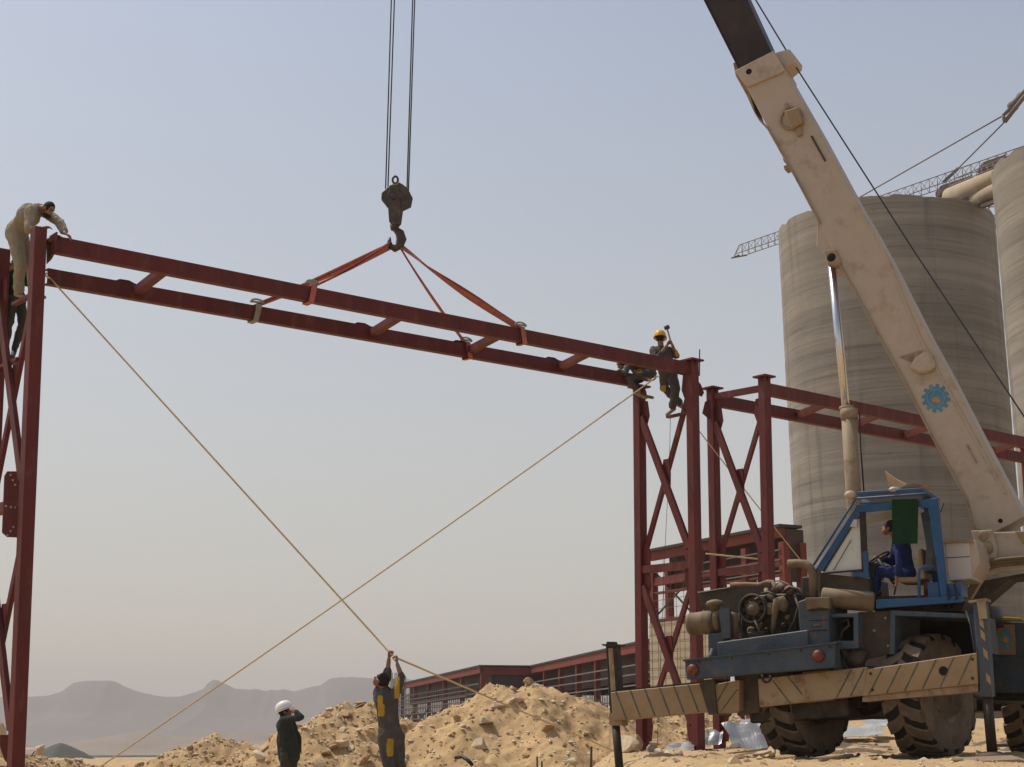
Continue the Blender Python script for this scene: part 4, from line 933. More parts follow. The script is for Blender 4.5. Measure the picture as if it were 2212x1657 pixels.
def stripes(lst, k, w=3.4):
    for (xa, ya, xb, yb) in lst: part('hazard_stripe', 'stripe', lambda m: m.ppoly(C, [(xa - w / 2, ya), (xa + w / 2, ya), (xb + w / 2, yb), (xb - w / 2, yb)], k - .004, k - .0005))
stripes([(1330 + i * 31 + (i > 2) * 1, 1493.5 - i * 3.0 + .8, 1352 + i * 31 + (i > 2), 1552.5 - i * 3.0) for i in range(6)], KO)
stripes(stripes_mid, KO - .04)
stripes([(1572, 1473.5, 1549, 1515), (1592, 1489, 1556, 1537)], KO - .06)
stripes([(1740, 1453, 1786, 1511), (1764, 1450.5, 1792, 1486)], KO)
stripes([(1906 + i * 38.5, 1441.5 - i * 5.6, 1876 + i * 38.5, 1500.5 - i * 4.1) for i in range(6)], KO - .05)
hp = C.P(2037, 1449, KO - .05); part('lock_hole', 'hole', lambda m: m.lathe(hp, n_ * -1, [(-.002, .062), (.004, .062)], 20))
# jack legs
def pole(m, a, b, wa, wb, k, dep, F=C):
    m.ppoly(F, [(a[0] - wa / 2, a[1]), (a[0] + wa / 2, a[1]), (b[0] + wb / 2, b[1]), (b[0] - wb / 2, b[1])], k, k + dep)
jl = part('jack_leg', 'machine', lambda m: pole(m, (1318, 1393), (1329, 1560), 22, 23, KO + .08, .17), .012)
sub(jl, 'rusty_face', 'cream_rust', lambda m: pole(m, (1318, 1400), (1328, 1550), 10, 11, KO + .073, .004))
sub(jl, 'jack_top', 'machine', lambda m: (m.ppoly(C, [(1298, 1391), (1333, 1391), (1330, 1395), (1302, 1395)], KO + .02, KO + .3), m.ppoly(C, [(1310, 1386), (1326, 1386), (1327, 1391), (1309, 1391)], KO + .12, KO + .22)))
sub(jl, 'jack_collar', 'stripecream', lambda m: pole(m, (1327.5, 1540), (1329.5, 1567), 26, 26, KO + .06, .21))
gl_ = C.P(1341, 1700, KO + .17)
sub(jl, 'jack_ram', 'machine', lambda m: m.tube([C.P(1329, 1560, KO + .17), gl_], .062, 14))
sub(jl, 'jack_foot', 'greydark', lambda m: m.lathe(gl_, (0, 0, 1), [(-.1, .2), (.02, .2), (.06, .08)], 18))
jr_ = part('jack_leg', 'bluegrey', lambda m: pole(m, (2114, 1300), (2129, 1505), 27, 25, KO - .02, .19), .012)
for (x, y) in ((2121, 1372), (2127, 1412), (2133, 1466), (2118, 1345)):
    sub(jr_, 'hazard_stripe', 'stripecream', lambda m: m.ppoly(C, [(x - 5, y - 14), (x + 5, y - 4), (x + 7, y + 14), (x - 3, y + 4)], KO - .025, KO - .021))
sub(jr_, 'jack_top', 'cream_rust', lambda m: (m.ppoly(C, [(2090, 1297), (2128, 1292), (2130, 1298), (2092, 1302)], KO - .05, KO + .2), m.ppoly(C, [(2108, 1294), (2127, 1293), (2131, 1336), (2114, 1337)], KO - .05, KO - .022)))
fr_ = C.P(2143, 1630, KO + .08)
sub(jr_, 'jack_ram', 'machine', lambda m: m.tube([C.P(2131, 1500, KO + .08), fr_], .068, 14))
sub(jr_, 'jack_foot', 'greydark', lambda m: m.lathe(fr_, (0, 0, 1), [(-.06, .24), (.0, .23), (.04, .1)], 18))
# --- engine
part('hood_panel', 'greydark', lambda m: m.ppoly(C, [(1508, 1279), (1560, 1270), (1576, 1267), (1650, 1264), (1720, 1275), (1722, 1340), (1590, 1345), (1520, 1345)], 1.5, 1.54))
part('hood_edge', 'white', lambda m: m.ppoly(C, [(1506, 1278.4), (1574, 1267.8), (1574, 1269.3), (1506, 1280.2)], 1.45, 1.56))
part('engine_block', 'machine', lambda m: (m.ppoly(C, [(1600, 1310), (1640, 1285), (1718, 1280), (1724, 1376), (1598, 1390)], .75, 1.4), m.ppoly(C, [(1690, 1268), (1716, 1266), (1722, 1300), (1694, 1300)], .9, 1.3)), .02)
fc = C.P(1626, 1314.5, .55)
part('fan_shroud', 'greydark', lambda m: (m.lathe(fc, n_ * -1, [(-.12, .205), (.03, .215), (.05, .205), (.05, .19), (.03, .185), (-.12, .185)], 32, close=True)))
fan = part('fan', 'machine', lambda m: [m.bar(fc + (b_ * math.cos(a) + w_ * math.sin(a)) * .05, fc + (b_ * math.cos(a) + w_ * math.sin(a)) * .17, .07, .012, (n_ + b_ * .3)) for a in np.linspace(0, 6.28, 9)[:-1]])
part('fan_hub', 'dustmetal', lambda m: m.lathe(fc, n_ * -1, [(-.1, .10), (.02, .10), (.02, .055), (.07, .05), (.07, .01)], 20))
pc = C.P(1662, 1315, .6)
part('pulley', 'dustmetal', lambda m: m.lathe(pc, n_ * -1, [(-.08, .085), (0, .09), (.02, .07), (.02, .06), (.03, .05), (.03, .01)], 22))
part('pulley', 'dustmetal', lambda m: m.lathe(C.P(1700, 1333, .65), n_ * -1, [(-.05, .032), (.02, .032)], 14))
part('alternator', 'dustmetal', lambda m: m.lathe(C.P(1650, 1300, .75), n_ * -1, [(-.2, .07), (-.02, .08), (0, .06)], 16))
part('pipe', 'dustmetal', lambda m: m.ptube(C, [(1654, 1273, .8), (1655, 1281, .75), (1664, 1290, .7), (1672, 1296, .72)], .035, 8))
part('pipe', 'dustmetal', lambda m: m.tube([C.P(*q) for q in ((1690, 1318, .6), (1694, 1306, .58), (1688, 1297, .56), (1679, 1300, .56), (1675, 1315, .56), (1671, 1340, .58), (1668, 1370, .6))], [.06, .075, .08, .075, .055, .04, .025], 10))
part('hose', 'dustmetal', lambda m: m.ptube(C, [(1578, 1263, 1.2), (1610, 1262, 1.15), (1640, 1263, 1.1), (1656, 1257, 1.0), (1668, 1257, .95), (1674, 1266, .9), (1668, 1278, .85)], .033, 8))
part('hose', 'dustmetal', lambda m: m.ptube(C, [(1676, 1262, .9), (1688, 1256, .85), (1702, 1262, .8), (1716, 1282, .78), (1722, 1300, .8)], .014, 6))
part('pipe', 'dustmetal', lambda m: m.tube([C.P(*q) for q in ((1682, 1280, .9), (1680, 1272, .9), (1686, 1266, .85), (1694, 1272, .8))], [.04, .055, .06, .05], 8))
part('breather', 'dustmetal', lambda m: (m.ell(C.P(1704, 1275, .75), [b_ * .075, n_ * .075, w_ * .07])))
for (x, y, k, r) in ((1640, 1350, .72, .05), (1622, 1362, .72, .06), (1655, 1362, .74, .045), (1694, 1352, .74, .05), (1708, 1365, .74, .06)):
    part('engine_fitting', 'dustmetal' if x < 1650 else 'machine', lambda m: m.lathe(C.P(x, y, k), n_ * -1, [(-.1, r), (.02, r), (.04, r * .6)], 12))
ax0, ax1 = C.P(1489, 1349, .45), C.P(1562, 1340, .45)
axd = (ax1 - ax0).normalized()
part('air_filter', 'dustmetal', lambda m: m.lathe(ax0, axd, [(-.02, .08), (.0, .155), (.05, .175), (.06, .168), (.24, .168), (.25, .178), (.27, .168), (.42, .165), (.5, .15), (.5, .05)], 24))
part('air_intake', 'dustmetal', lambda m: (m.lathe(C.P(1544, 1319, .45), w_, [(-.05, .075), (.07, .075), (.075, .125), (.105, .135), (.14, .11), (.16, .05), (.165, .005)], 22)))
part('filter_strap', 'bluegrey', lambda m: m.ppoly(C, [(1551, 1318), (1560, 1312), (1575, 1313), (1577, 1378), (1560, 1380)], .3, .36))
part('filter_strap', 'greydark', lambda m: m.lathe(ax0 + axd * .36, axd, [(0, .174), (.07, .174)], 24))
part('pipe', 'dustmetal', lambda m: m.tube([C.P(*q) for q in ((1562, 1335, .5), (1576, 1328, .5), (1585, 1330, .5), (1587, 1342, .5), (1586, 1380, .5))], [.06, .06, .058, .052, .045], 10))
part('deck_support', 'bluegrey', lambda m: m.ppoly(C, [(1529, 1368), (1562, 1366), (1562, 1398), (1550, 1418), (1530, 1422)], .35, .6))
part('pin', 'white', lambda m: m.ppoly(C, [(1530, 1414), (1534, 1400), (1538, 1401), (1534, 1416)], .2, .24))
part('exhaust_pipe', 'dustmetal', lambda m: m.tube([C.P(*q) for q in ((1702, 1218, .5), (1722, 1217, .5), (1738, 1218, .5), (1750, 1226, .5), (1755, 1242, .5), (1757, 1292, .5))], .062, 14))
part('exhaust_mouth', 'hole', lambda m: m.lathe(C.P(1702, 1218, .5), C.P(1722, 1217, .5) - C.P(1702, 1218, .5), [(-.004, .05), (.02, .05)], 12))
m0, m1 = C.P(1777, 1291, .42), C.P(1884, 1300, .62)
part('muffler', 'dustmetal', lambda m: m.lathe(m0, m1 - m0, [(-.03, .05), (-.02, .12), (0, .145), ((m1 - m0).length, .14), ((m1 - m0).length + .03, .11), ((m1 - m0).length + .03, .02)], 26))
part('engine_cover', 'greydark', lambda m: (m.ppoly(C, [(1770, 1241), (1880, 1248), (1884, 1300), (1770, 1296)], 1.1, 1.9), m.ppoly(C, [(1730, 1246), (1748, 1245), (1750, 1290), (1731, 1289)], .9, 1.2)), .015)
# --- front bodywork beyond the jack leg
part('front_body', 'bluegrey', lambda m: (m.ppoly(C, [(2126, 1341), (2330, 1346), (2330, 1498), (2126, 1496)], 3.4, 5.2), m.ppoly(C, [(2124, 1414), (2332, 1420), (2332, 1424), (2124, 1417)], 3.36, 3.4)), .015)
part('front_axle_frame', 'machine', lambda m: m.ppoly(C, [(2130, 1497), (2340, 1499), (2340, 1522), (2130, 1512)], 3.6, 5.0))
part('front_rail', 'dustmetal', lambda m: m.ptube(C, [(2135, 1516, 3.3), (2300, 1521, 3.3)], .03, 6))
def gear(m, F, cx, cy, k, r, th, teeth=12, rin=.80, inner=None, sx=1., mi=0):
    pts = []
    for i in range(teeth):
        for (da, rr) in ((-.32, rin), (-.24, 1), (.24, 1), (.32, rin)):
            a = 2 * math.pi * (i + da) / teeth + .12; pts.append((cx + math.cos(a) * r * rr * sx, cy + math.sin(a) * r * rr))
    if inner is None: m.ppoly(F, pts, k, k + th, mi)
    return pts
em = part('emblem_plate', 'stripecream', lambda m: m.ppoly(C, [(2152, 1348), (2190, 1349), (2193, 1414), (2155, 1414)], 3.37, 3.395))
sub(em, 'emblem', 'emblue', lambda m: gear(m, C, 2172, 1381, 3.364, 25, .005, 12, .8, None, .62))
sub(em, 'emblem_core', 'emorange', lambda m: m.lathe(C.P(2172, 1382, 3.36), n_ * -1, [(-.002, .05), (.003, .045)], 14))
part('beacon', 'yellow', lambda m: (m.ppoly(C, [(2156, 1335), (2172, 1332), (2204, 1334), (2206, 1341), (2158, 1341)], 3.6, 3.9)), .01)
# --- small fittings on the carriage
for (x0, y0, x1, y1) in ((1745, 1318, 1786, 1316), (1746, 1340, 1788, 1338), (1748, 1362, 1789, 1360)): part('hood_seam', 'hole', lambda m: m.ppoly(C, [(x0, y0), (x1, y1), (x1, y1 + 1.6), (x0, y0 + 1.6)], .196, .2))
part('hood_latch', 'dustmetal', lambda m: m.ppoly(C, [(1756, 1348), (1770, 1347), (1770, 1351), (1756, 1352)], .17, .2))
for x in (1510, 1580, 1660, 1730, 1792):
    yb = 1423.5 - (x - 1478) * .114; p = C.P(x, yb + 10, 0); part('bolt', 'machine', lambda m: m.lathe(p, n_ * -1, [(0, .016), (.014, .016)], 6))
for (x, y) in ((1858, 1340), (1862, 1395), (1912, 1335), (1918, 1395), (1888, 1362)):
    p = C.P(x, y, .62); part('bolt', 'cream_rust', lambda m: m.lathe(p, n_ * -1, [(0, .02), (.015, .02)], 6))
for (x, y) in ((1880, 1455), (1884, 1490), (2100, 1424), (2100, 1465)):
    p = C.P(x, y, KO - .05); part('bolt', 'machine', lambda m: m.lathe(p, n_ * -1, [(0, .02), (.015, .02)], 6))
part('tow_hook', 'machine', lambda m: m.tube([C.P(1655 + 9 * math.cos(t), 1462 + 11 * math.sin(t), -.05) for t in np.linspace(-.3, 3.6, 10)], .022, 8))
for pts_ in ([(1604, 1300, .7), (1596, 1330, .6), (1600, 1362, .5), (1612, 1378, .45)], [(1716, 1286, .6), (1724, 1310, .4), (1716, 1340, .4), (1700, 1372, .5)], [(1630, 1340, .5), (1640, 1366, .48), (1662, 1376, .5)], [(1690, 1280, .6), (1706, 1268, .55), (1726, 1272, .5), (1738, 1292, .4)], [(1644, 1282, .6), (1660, 1279, .55), (1676, 1287, .5)]):
    part('hose', 'machine', lambda m: m.tube([C.P(*q) for q in pts_], .02, 6))
for pts_ in ([(1806, 1470, .3), (1830, 1492, .35), (1852, 1480, .4), (1866, 1444, .5)], [(1812, 1400, .4), (1828, 1440, .3), (1838, 1480, .3)], [(2086, 1320, .5), (2096, 1350, .4), (2104, 1400, .3), (2106, 1412, .3)]):
    part('hose', 'black', lambda m: m.tube([C.P(*q) for q in pts_], .017, 6))
for i in range(5): part('step_rung', 'bluegrey', lambda m: m.ptube(C, [(1934, 1345 + i * 13, .5), (1946, 1344 + i * 13, .5)], .008, 5)) if i < 0 else None
for i in range(7):
    x = 1777 + i * 14; part('cover_rib', 'machine', lambda m: m.ppoly(C, [(x, 1246 + i * .9), (x + 3, 1246 + i * .9), (x + 3, 1286), (x, 1286)], 1.085, 1.1))
part('radiator_cap', 'dustmetal', lambda m: m.lathe(C.P(1590, 1266, 1.5), w_, [(0, .05), (.05, .05), (.06, .03)], 12))
part('battery_box', 'greydark', lambda m: m.ppoly(C, [(1612, 1366), (1650, 1362), (1652, 1384), (1614, 1388)], .55, .8), .01)
# --- turntable and superstructure
tcx = C.w(Vector((x1c + .2, 3.6, 0))); zT = C.L(1985, 1318, 2.0).z
part('turntable', 'machine', lambda m: (m.lathe(C.w(Vector((C.L(1990, 1316, 2.4).x, 3.0, zT - .25))), w_, [(0, 1.0), (.28, 1.0), (.28, .8), (.42, .8)], 36)))
SP_ = lambda pts, k0, k1: (lambda m: m.ppoly(S, pts, k0, k1))
part('turret_deck', 'machine', SP_([(1880, 1303), (2084, 1299), (2076, 1320), (1890, 1322)], .25, 2.4))
part('turret_side', 'cream', SP_([(2076, 1290), (2092, 1262), (2118, 1218), (2148, 1208), (2420, 1204), (2420, 1228), (2160, 1234), (2128, 1246), (2112, 1272), (2096, 1300)], KB - .25, KB - .2), .008)
part('turret_body', 'greydark', SP_([(2080, 1262), (2300, 1222), (2300, 1240), (2180, 1250), (2110, 1310), (2060, 1318)], KB + .0, KB + .62))
part('turret_tail', 'cream', SP_([(2140, 1149), (2430, 1142), (2430, 1206), (2146, 1208)], KB - .2, KB + .82), .02)
part('counterweight', 'bluegrey', SP_([(2330, 1120), (2480, 1116), (2480, 1290), (2330, 1290)], KB - .7, KB + 1.3), .03)
part('tail_patch', 'stripecream', SP_([(2192, 1149), (2235, 1149), (2225, 1170), (2208, 1176)], KB - .204, KB - .2))
pv = part('pivot_plate', 'cream', SP_([(2096, 1146), (2142, 1144), (2153, 1186), (2152, 1205), (2120, 1212), (2104, 1172)], KB - .3, KB - .2), .012)
for (x, y, r) in ((2123, 1157, .072), (2130, 1184, .098)): sub(pv, 'pin_cap', 'cream_rust', lambda m: m.lathe(S.P(x, y, KB - .3), S.a[1] * -1, [(0, r), (.025, r * .95), (.03, r * .6), (.03, .01)], 22))
for i in range(3):
    part('hose', 'dustmetal', lambda m: m.tube([S.P(x + i * 2, y + i * 6, KB - .36 + i * .02) for x, y in ((2300, 1196), (2211, 1204), (2160, 1208), (2136, 1213), (2122, 1224), (2108, 1246), (2088, 1280), (2082, 1300))], .026, 8))
wb = part('white_locker', 'white', SP_([(2039, 1173), (2092, 1170), (2098, 1250), (2048, 1255)], .3, 1.1), .012)
sub(wb, 'door_gap', 'hole', SP_([(2041, 1204.4), (2093, 1201.4), (2093, 1203), (2041, 1206)], .296, .30))
sub(wb, 'lit_locker_edge', 'cream_rust', SP_([(2037, 1170), (2100, 1166), (2100, 1170.5), (2037, 1174)], .26, 1.15))  # rusty cream strip paints the orange light on the top edge
part('turret_bracket', 'cream', SP_([(2088, 1168), (2106, 1166), (2116, 1214), (2094, 1252)], .32, 1.2), .01)
# --- cab
KC = 0.
cabp = part('cab', 'blue', lambda m: (
    m.ppoly(S, [(1760, 1230), (1849, 1092), (1861, 1094), (1776, 1233)], 0, .07),                 # sloping front post
    m.ppoly(S, [(1848, 1091), (1990, 1079), (1990, 1094), (1856, 1107)], 0, .07),                 # roof side rail
    m.ppoly(S, [(1988, 1080), (2024, 1075), (2046, 1290), (2031, 1291), (2004, 1096), (1988, 1098)], 0, .09),
    m.ppoly(S, [(1891, 1295), (2078, 1287), (2074, 1301), (1891, 1314)], -.02, .08),
    m.ppoly(S, [(1840, 1235), (1876, 1236), (1876, 1247), (1842, 1245)], 0, .08),
    m.ppoly(S, [(2047, 1260), (2075, 1258), (2076, 1287), (2049, 1288)], .05, .5),
    m.ppoly(S, [(1863, 1190), (1873, 1190), (1875, 1236), (1864, 1236)], 0, .06),
    m.ppoly(S, [(2002, 1258), (2026, 1257), (2030, 1290), (2004, 1291)], .05, .6)), .006)
sub(cabp, 'cab_floor', 'machine', SP_([(1880, 1288), (2074, 1284), (2074, 1300), (1886, 1305)], .09, 1.05))
sub(cabp, 'cab_roof', 'blue', SP_([(1850, 1062), (1992, 1053), (1992, 1060), (1852, 1070)], -.05, 1.1), .008)
part('far_cab_post', 'blue', lambda m: (m.ppoly(S, [(1783, 1226), (1862, 1100), (1870, 1101), (1795, 1228)], .95, 1.02), m.ppoly(S, [(1992, 1078), (2010, 1077), (2030, 1280), (2016, 1281)], .95, 1.02), m.ppoly(S, [(1856, 1086), (1995, 1075), (1995, 1085), (1860, 1098)], .95, 1.02)))
part('cab_mid_post', 'machine', SP_([(1855, 1100), (1868, 1102), (1872, 1192), (1862, 1194)], .01, .05))
part('cab_inner_post', 'bluegrey', SP_([(1988, 1108), (2004, 1102), (2016, 1200), (2012, 1230), (1996, 1235), (2000, 1180)], .1, .5))
part('cab_rail', 'blue', lambda m: m.ptube(S, [(1757, 1220, -.06), (1848, 1077, -.06), (1990, 1067, -.06), (2003, 1066, -.06)], .018, 8))
part('cab_rail', 'blue', lambda m: m.ptube(S, [(1985, 1289, -.06), (1984, 1240, -.06), (1986, 1230, -.06), (1993, 1224, -.06), (2016, 1223, -.02)], .022, 8))
part('cab_cowl', 'greydark', SP_([(1771, 1238), (1876, 1249), (1878, 1290), (1772, 1288)], .1, .9))
part('sill_seal', 'black', SP_([(1774, 1237), (1862, 1229), (1862, 1232), (1776, 1240)], -.02, .04))
part('cab_window', 'glass', SP_([(1779, 1235), (1849, 1122), (1857, 1118), (1862, 1230)], .03, .036))
part('cab_window_patch', 'black', SP_([(1819, 1231), (1833, 1210), (1843, 1222), (1844, 1228)], .045, .05))  # small black patch just behind the lower glass
part('sun_visor', 'panelbeige', SP_([(1864, 1117), (1927, 1102), (1927, 1120), (1870, 1131)], .62, .64))
swc = S.P(1896, 1208, .45); sax = (S.a[0] * .55 * -1 + Vector((0, 0, .9))).normalized()
swc_u = Vector((0, 1, 0)).cross(sax).normalized(); swv = sax.cross(swc_u)
part('steering_wheel', 'black', lambda m: (m.tube([swc + (swc_u * math.cos(t) + swv * math.sin(t)) * .185 for t in np.linspace(0, 6.283, 25)], .014, 6), m.tube([swc - swc_u * .18, swc + swc_u * .18], .012, 6), m.tube([swc, swc - sax * .45], .03, 8)))
part('seat', 'shoe', lambda m: (m.ppoly(S, [(1938, 1246), (1985, 1246), (1985, 1258), (1938, 1258)], .22, .7), m.ppoly(S, [(1982, 1190), (1990, 1182), (1998, 1250), (1984, 1252)], .22, .7)), .02)
part('control_lever', 'black', lambda m: m.ptube(S, [(1931, 1285, .3), (1935, 1262, .28)], .012, 6))
part('work_lamp', 'cream', lambda m: (m.ell(S.P(1836, 1069, -.02), [S.a[0] * .085, S.a[1] * .085, S.a[2] * .062]), m.tube([S.P(1838, 1072, 0), S.P(1842, 1088, 0)], .03, 8)))
part('mirror', 'white', SP_([(1835, 1138), (1843, 1122), (1851, 1122), (1849, 1138)], -.03, -.01))
part('window_rubber', 'black', lambda m: [m.bar(S.P(*p, .02), S.P(*q2, .02), .012, .022, S.a[1]) for p, q2 in (((1779, 1235), (1849, 1122)), ((1849, 1122), (1857, 1118)), ((1857, 1118), (1862, 1230)))])
part('cab_wiper', 'black', lambda m: m.ptube(S, [(1800, 1232, 0), (1838, 1166, 0)], .006, 5))
part('door_hinge', 'machine', lambda m: (m.ppoly(S, [(1998, 1116), (2006, 1116), (2006, 1124), (1998, 1124)], -.02, .02), m.ppoly(S, [(2012, 1204), (2020, 1204), (2020, 1212), (2012, 1212)], -.02, .02)))
part('roof_rack_bar', 'blue', lambda m: [m.ptube(S, [(x, 1068 - (x - 1850) * .06, -.06), (x, 1068 - (x - 1850) * .06, .95)], .012, 6) for x in (1880, 1930, 1975)])
part('fire_extinguisher', 'redlamp', lambda m: m.lathe(S.P(2001, 1270, .35), (0, 0, 1), [(-.1, .045), (.1, .045), (.13, .02)], 12))
part('cab_dash', 'machine', SP_([(1874, 1214), (1890, 1216), (1886, 1246), (1874, 1246)], .2, .8))
for x in (2044, 2060): part('hose', 'black', lambda m: m.tube([S.P(x, 1262, .05), S.P(x + 6, 1290, -.05), S.P(x - 4, 1312, .1)], .015, 6))
# --- boom
KE = KB + .62
bm_ = part('boom', 'cream', SP_([(1590, 154), (1672, 112), (1692, 150), (1768, 283), (1846, 428), (1884, 492), (1919, 556), (1997, 710), (2047, 802), (2112, 928), (2186, 1068), (2212, 1116), (2147, 1150), (2103, 1143), (2085, 1078), (2018, 958), (1967, 854), (1953, 828), (1901, 736), (1848, 637), (1812, 572), (1768, 483), (1718, 386), (1695, 346), (1656, 273), (1612, 190)], KB, KE), .012)
sub(bm_, 'boom_collar', 'cream', SP_([(1586, 153), (1670, 109), (1694, 150), (1684, 158), (1614, 188), (1608, 184)], KB - .05, KE + .05), .012)
sub(bm_, 'rope_guide', 'cream', SP_([(1673, 115), (1680, 112), (1704, 106), (1717, 122), (1716, 133), (1695, 150)], KB + .1, KE - .1), .012)
sub(bm_, 'wear_pad', 'cream_rust', SP_([(1583, 137), (1593, 133), (1601, 153), (1612, 188), (1620, 208), (1632, 246), (1657, 275), (1640, 262), (1629, 244), (1612, 206), (1589, 165)], KB + .1, KE - .1))
def edge(pts, w, k, name='boom_flange', m='cream_rust'): sub(bm_, name, m, lambda mm: [mm.bar(S.P(*p, k), S.P(*q2, k), .03, w, S.a[1]) for p, q2 in zip(pts[:-1], pts[1:])])
edge([(1656, 274), (1697, 347), (1720, 387), (1770, 482)], .05, KB - .012)
edge([(1814, 574), (1850, 637), (1903, 736), (1955, 828), (2020, 958), (2087, 1078), (2104, 1142)], .05, KB - .012)
edge([(1842, 447), (1893, 509), (1940, 618), (1986, 729), (2030, 812), (2096, 930), (2170, 1066)], .02, KB - .006, 'boom_seam', 'cream')
for a0, a1 in () and (((1648, 261), (1745, 243)), ((1724, 394), (1822, 385)), ((1856, 650), (1962, 641)), ((1958, 833), (2062, 828)), ((2032, 985), (2138, 976))): edge([a0, a1], .012, KB - .003, 'weld_seam', 'cream_rust')
edge([(1752, 294), (1782, 348)], .02, KB - .015, 'boom_seam', 'greydark')
sub(bm_, 'pin_hole', 'hole', lambda m: m.lathe(S.P(2160, 1125, KB), S.a[1] * -1, [(-.01, .034), (.004, .034)], 16))
sub(bm_, 'pin_hole', 'hole', lambda m: m.lathe(S.P(1617, 155, KB - .05), S.a[1] * -1, [(-.01, .05), (.004, .05)], 16))
sub(bm_, 'boss_ring', 'cream_rust', lambda m: m.lathe(S.P(1709, 257, KB), S.a[1] * -1, [(0, .2), (.035, .2), (.035, .165), (0, .165)], 30, close=True))
sub(bm_, 'boss_block', 'stripecream', SP_([(1692, 240), (1722, 230), (1733, 262), (1709, 279)], KB - .13, KB + .02), .02)
sub(bm_, 'boss_lug', 'cream_rust', lambda m: (m.ppoly(S, [(1693, 226), (1699, 222), (1704, 234), (1698, 237)], KB - .05, KB + .02), m.ppoly(S, [(1716, 280), (1728, 272), (1731, 290), (1722, 294)], KB - .06, KB + .02)))
sub(bm_, 'boom_stop', 'cream_rust', lambda m: (m.ppoly(S, [(1690, 343), (1697, 340), (1700, 348), (1693, 350)], KB + .1, KB + .3), m.ppoly(S, [(1692, 359), (1702, 355), (1704, 362), (1694, 367)], KB + .1, KB + .3)))
sub(bm_, 'cover_pod', 'cream', lambda m: (m.ppoly(S, [(1961, 794), (1976, 770), (1997, 757), (2008, 760), (2020, 789), (2008, 803), (1985, 806)], KB - .09, KB + .0)), .03)
sub(bm_, 'cover_recess', 'cream_rust', SP_([(1941, 771), (1985, 757), (1992, 757), (1968, 783)], KB - .012, KB - .002))
for q4 in ([(2086, 961), (2090, 960), (2110, 998), (2106, 1000)], [(2107, 951), (2111, 950), (2128, 987), (2124, 990)]): sub(bm_, 'boom_slot', 'cream_rust', SP_(q4, KB - .015, KB))
sub(bm_, 'boom_hook', 'machine', lambda m: m.ptube(S, [(2037, 1087, KB - .02), (2031, 1105, KB - .04), (2027, 1106, KB - .04)], .012, 5))
eg = sub(bm_, 'gear_emblem', 'emblue', lambda m: gear(m, S, 2020.5, 860, KB - .006, 31, .005, 12, .79))
def circ(cx, cy, r, n=18): return [(cx + math.cos(2 * math.pi * i / n) * r, cy + math.sin(2 * math.pi * i / n) * r) for i in range(n)]
sub(bm_, 'emblem_ring', 'white', lambda m: [m.bar(S.P(*p, KB - .0085), S.P(*q2, KB - .0085), .004, .012, S.a[1]) for p, q2 in zip(circ(2020.5, 860, 19), circ(2020.5, 860, 19)[1:] + circ(2020.5, 860, 19)[:1])])
sub(bm_, 'emblem_core', 'emorange', lambda m: (m.ppoly(S, [(2012, 864), (2018, 858), (2024, 860), (2030, 862), (2029, 868), (2014, 869)], KB - .009, KB - .0065)))
sub(bm_, 'emblem_core', 'emblue', SP_([(2013, 850), (2020, 846), (2028, 850), (2029, 857), (2014, 858)], KB - .0095, KB - .0062))
sub(bm_, 'ram_bracket', 'cream', SP_([(1764, 480), (1790, 510), (1812, 572), (1806, 576), (1786, 572), (1779, 546), (1763, 533)], KB + .02, KE - .02), .01)
sub(bm_, 'ram_eye', 'cream_rust', lambda m: (m.ppoly(S, [(1778, 541), (1804, 538), (1817, 570), (1812, 576), (1787, 573)], KB - .05, KB + .1)), .012)
sub(bm_, 'ram_pin', 'hole', lambda m: m.lathe(S.P(1795, 556, KB - .05), S.a[1] * -1, [(0, .07), (.015, .065), (.02, .02)], 16))
KR = KB + .12
rod = part('lift_ram', 'cream_rust', lambda m: m.tube([S.P(1833, 900, KR), S.P(1843, 1066, KR), S.P(1858, 1300, KR)], .118, 20))
sub(rod, 'ram_rod', 'chrome', lambda m: m.tube([S.P(1795, 566, KR), S.P(1827, 890, KR)], .062, 20))
sub(rod, 'ram_gland', 'cream_rust', lambda m: (m.tube([S.P(1832, 884, KR), S.P(1834, 906, KR)], .132, 20), m.tube([S.P(1827, 878, KR), S.P(1828, 886, KR)], .11, 16)))
sub(rod, 'ram_hose', 'black', lambda m: m.ptube(S, [(1856, 890, KR - .05), (1858, 960, KR - .02), (1866, 1070, KR)], .012, 6))
part('inner_boom', 'inner', SP_([(1598, 152), (1400, -240), (1488, -272), (1667, 116)], KB + .06, KE - .06), .012)
part('inner_boom_edge', 'greydark', lambda m: m.bar(S.P(1596, 150, KB + .055), S.P(1398, -242, KB + .055), .015, .045, S.a[1]))
part('inner_boom', 'inner', SP_([(1404, -232), (1150, -760), (1222, -800), (1482, -268)], KB + .1, KE - .1), .012)
part('inner_boom', 'cream', SP_([(1155, -752), (872, -1330), (930, -1365), (1218, -793)], KB + .13, KE - .13), .012)
part('boom_head', 'greydark', SP_([(840, -1330), (872, -1390), (935, -1372), (925, -1330), (880, -1300)], KB + .05, KE - .05), .02)
part('hoist_line', 'rope', lambda m: m.tube([S.P(930, -1380, KB + .31), S.P(1631, -1, KB + .31), S.P(1703, 118, KB + .31)], .013, 6))
part('hoist_line', 'rope', lambda m: m.tube([S.P(1703, 118, KB + .31), S.P(1714, 138, KB + .31), S.P(1974, 543, KB + .31), S.P(2212, 901, KB + .31), S.P(2400, 1190, KB + .31)], .013, 6))
for (xb, yb, xt, dy) in ((832.6, 408, 845, -.06), (837.6, 408, 851.6, .06), (878.6, 416, 891, -.06), (881.8, 416, 895.4, .06)):
    a = at(xb, yb, HY + dy); b2 = at(xt, 0, HY + dy); b3 = a + (b2 - a) * ((26.5 - a.z) / (b2.z - a.z))
    part('hoist_line', 'rope', lambda m: m.tube([a, b2, b3], .0125, 6))

